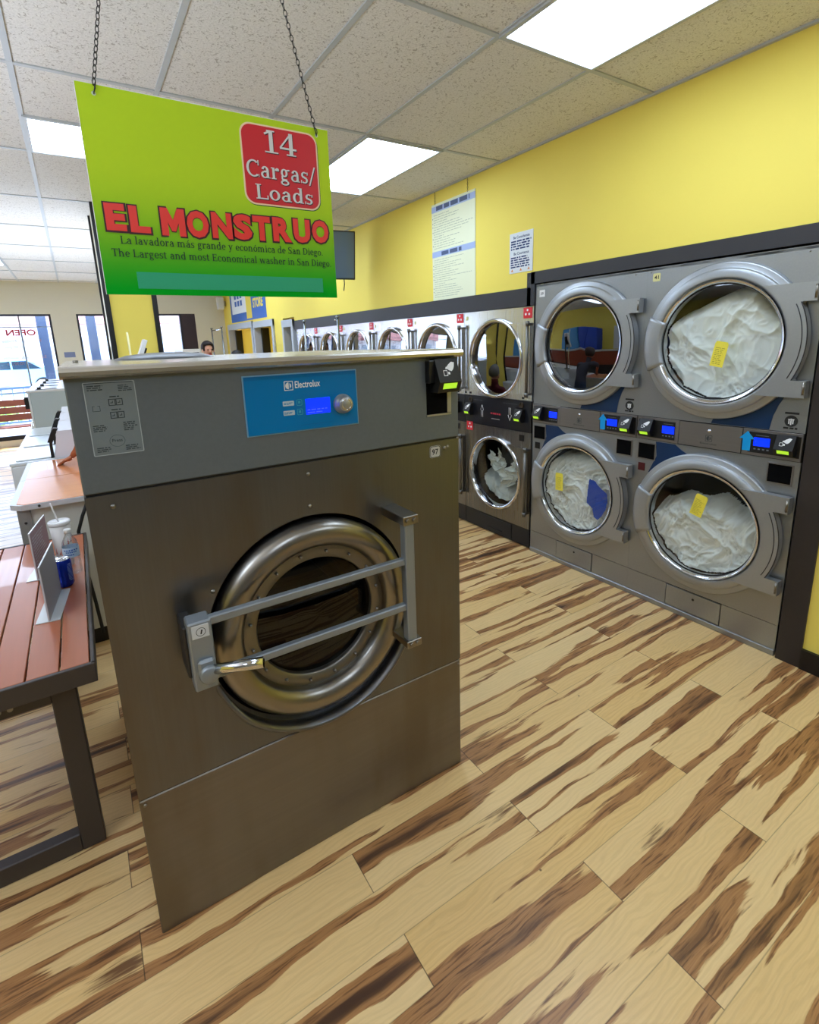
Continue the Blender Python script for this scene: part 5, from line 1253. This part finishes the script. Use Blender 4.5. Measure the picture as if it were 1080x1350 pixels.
    for v in t.verts:
        p = v.co.copy(); front = -p.y
        r_ = 1+.05*noise.noise(p*5)
        v.co = Vector((p.x*.098*r_, p.y*.108*r_+.012, p.z*.108*r_+.035))
        if front > .35 and p.z < .45: v.co.y = max(v.co.y, -.03)
        if p.z < -.1 and not long_hair: v.co.z = max(v.co.z, .0-.02)
        if long_hair and p.y > 0 and p.z < 0: v.co.z -= .09
    for f in t.faces: f.smooth = True
    b.merge(t, Matrix.Translation(hc)); obj('hair', b, hair, body)
    b = B()
    for sx_ in (-1, 1): b.merge(_ball(.011), Matrix.Translation(hc+Vector((sx_*.032, -.082, -.002))))
    obj('eyes', b, M_print, body)
    b = B(); b.merge(_ball(.016, (1, 1.2, 1.5)), Matrix.Translation(hc+Vector((0, -.092, -.03)))); 
    for sx_ in (-1, 1): b.merge(_ball(.024, (.45, .8, 1.3)), Matrix.Translation(hc+Vector((sx_*.088, .0, -.015))))
    obj('nose_and_ears', b, skin, body)
    b = B(); b.merge(_ball(.02, (1.2, .4, .35)), Matrix.Translation(hc+Vector((0, -.083, -.062)))); obj('mouth', b, mat('lip tone', '#8a4840', .6), body)
    return body
def _ball(r, sc=(1, 1, 1)):
    t = bmesh.new(); bmesh.ops.create_uvsphere(t, u_segments=14, v_segments=10, radius=r)
    for v in t.verts: v.co = Vector((v.co.x*sc[0], v.co.y*sc[1], v.co.z*sc[2]))
    for f in t.faces: f.smooth = True
    return t
sk1 = mat('light brown skin', '#b07a58', .55); sk2 = mat('fair skin', '#d9a48c', .55)
person('person', 'person with grey hair and maroon shirt, seen only mirrored in the steel dryer door', (-.55, 2.5, 0), radians(-100), .83, mat('maroon shirt', '#6e1826', .8), mat('dark trousers', '#25262c', .8), mat('grey hair', '#8b8b88', .8), sk2)
person('person', 'person with dark hair in a pink top near the far window', (-1.0, 7.9, 0), radians(10), 1.055, mat('pink top', '#c46a70', .8), mat('navy trousers', '#20283c', .8), mat('dark hair', '#1c1412', .7), sk2)
person('person', 'dark-haired person just showing over the washer top by the framed opening', (-.62, 7.5, 0), radians(-90), .955, mat('black shirt', '#1e1e22', .8), mat('navy trousers', '#20283c', .8), mat('black hair', '#0f0d0d', .6), sk1)
person('person', 'person in a dark grey top leaning one hand on the tan counter', (-2.42, 2.93, 0), radians(-90), .93, mat('dark grey top', '#3e3c46', .85), mat('blue jeans', '#2b3c5c', .8), mat('brown hair', '#3a261c', .7), mat('warm brown skin', '#a8633c', .55),
       {'sp': (0, -.07, 1.10), 'ch': (0, -.20, 1.26), 'nb': (0, -.29, 1.37), 'nk': (0, -.33, 1.43), 'hd': (0, -.38, 1.51), 'ht': (0, -.39, 1.59), 'lsh': (.17, -.24, 1.35), 'rsh': (-.17, -.24, 1.35), 'rel': (-.22, -.22, 1.1), 'rwr': (-.2, -.34, .9), 'rpa': (-.2, -.36, .83), 'lel': (.13, -.55, 1.27), 'lwr': (.03, -.655, 1.065), 'lpa': (.0, -.715, 1.035)})

# ------------------------------------------------------------------ left side of the room, seen in reflections
t = thing('service_counter', 'long brown service counter on the left side of the room', 'counter', (-5.0, 1.0, 0))
b = B(); b.box(-.5, 0, 0, 6.4, 0, .95); obj('base', b, mat('dark counter base', '#1b1a1a', .6), t)
b = B(); b.box(-.5, .02, 0, 6.4, .95, 1.34, .004); obj('front_panel', b, mat('red brown counter panel', '#8a3c1c', .4, noise_amt=.15, scale=(20, 1.5, 20)), t)
b = B(); b.box(-.55, .05, -.03, 6.43, 1.34, 1.37, .004); obj('counter_top', b, mat('light counter top', '#b9b6ae', .3), t)
for i, (y, c_, lb) in enumerate(((5.35, '#1d3fae', 'tall bright blue cabinet behind the service counter'), (6.3, '#4a90c8', 'pale blue cabinet beside the bright blue one'))):
    t = thing('tall_cabinet', lb, 'cabinet', (-6.4, y, 0), 0, 'cabinets behind the counter'); m_ = mat('cabinet '+c_, c_, .4)
    b = B(); b.box(-.5, 0, 0, .9, 0, 2.05, .004); obj('case', b, m_, t)
    for k in range(2): b = B(); b.box(0, .015, .02+k*.44, .43+k*.44, .08, 2.0, .003); d_ = obj('door', b, m_, t); q = B(); q.box(.016, .035, .38+k*.1, .39+k*.1, 1.0, 1.15); obj('handle', q, M_chrome, d_)

b = B(); b.box(0, .01, 0, .7, 0, .9); tag(obj('window_standin', b, M_white, None, (XL+.001, 4.4, 1.3)), 'white board added as stand-in for a bright window on the far left wall', 'board')  # added so the dryer glass mirrors a bright window patch
# ---------------- lighting of the picture
w_ = SC.view_settings
w_.view_transform = 'Standard'; w_.look = 'None'; w_.exposure = 0.0; w_.gamma = 1.0
w_.use_white_balance = True; w_.white_balance_temperature = 5300; w_.white_balance_tint = 10
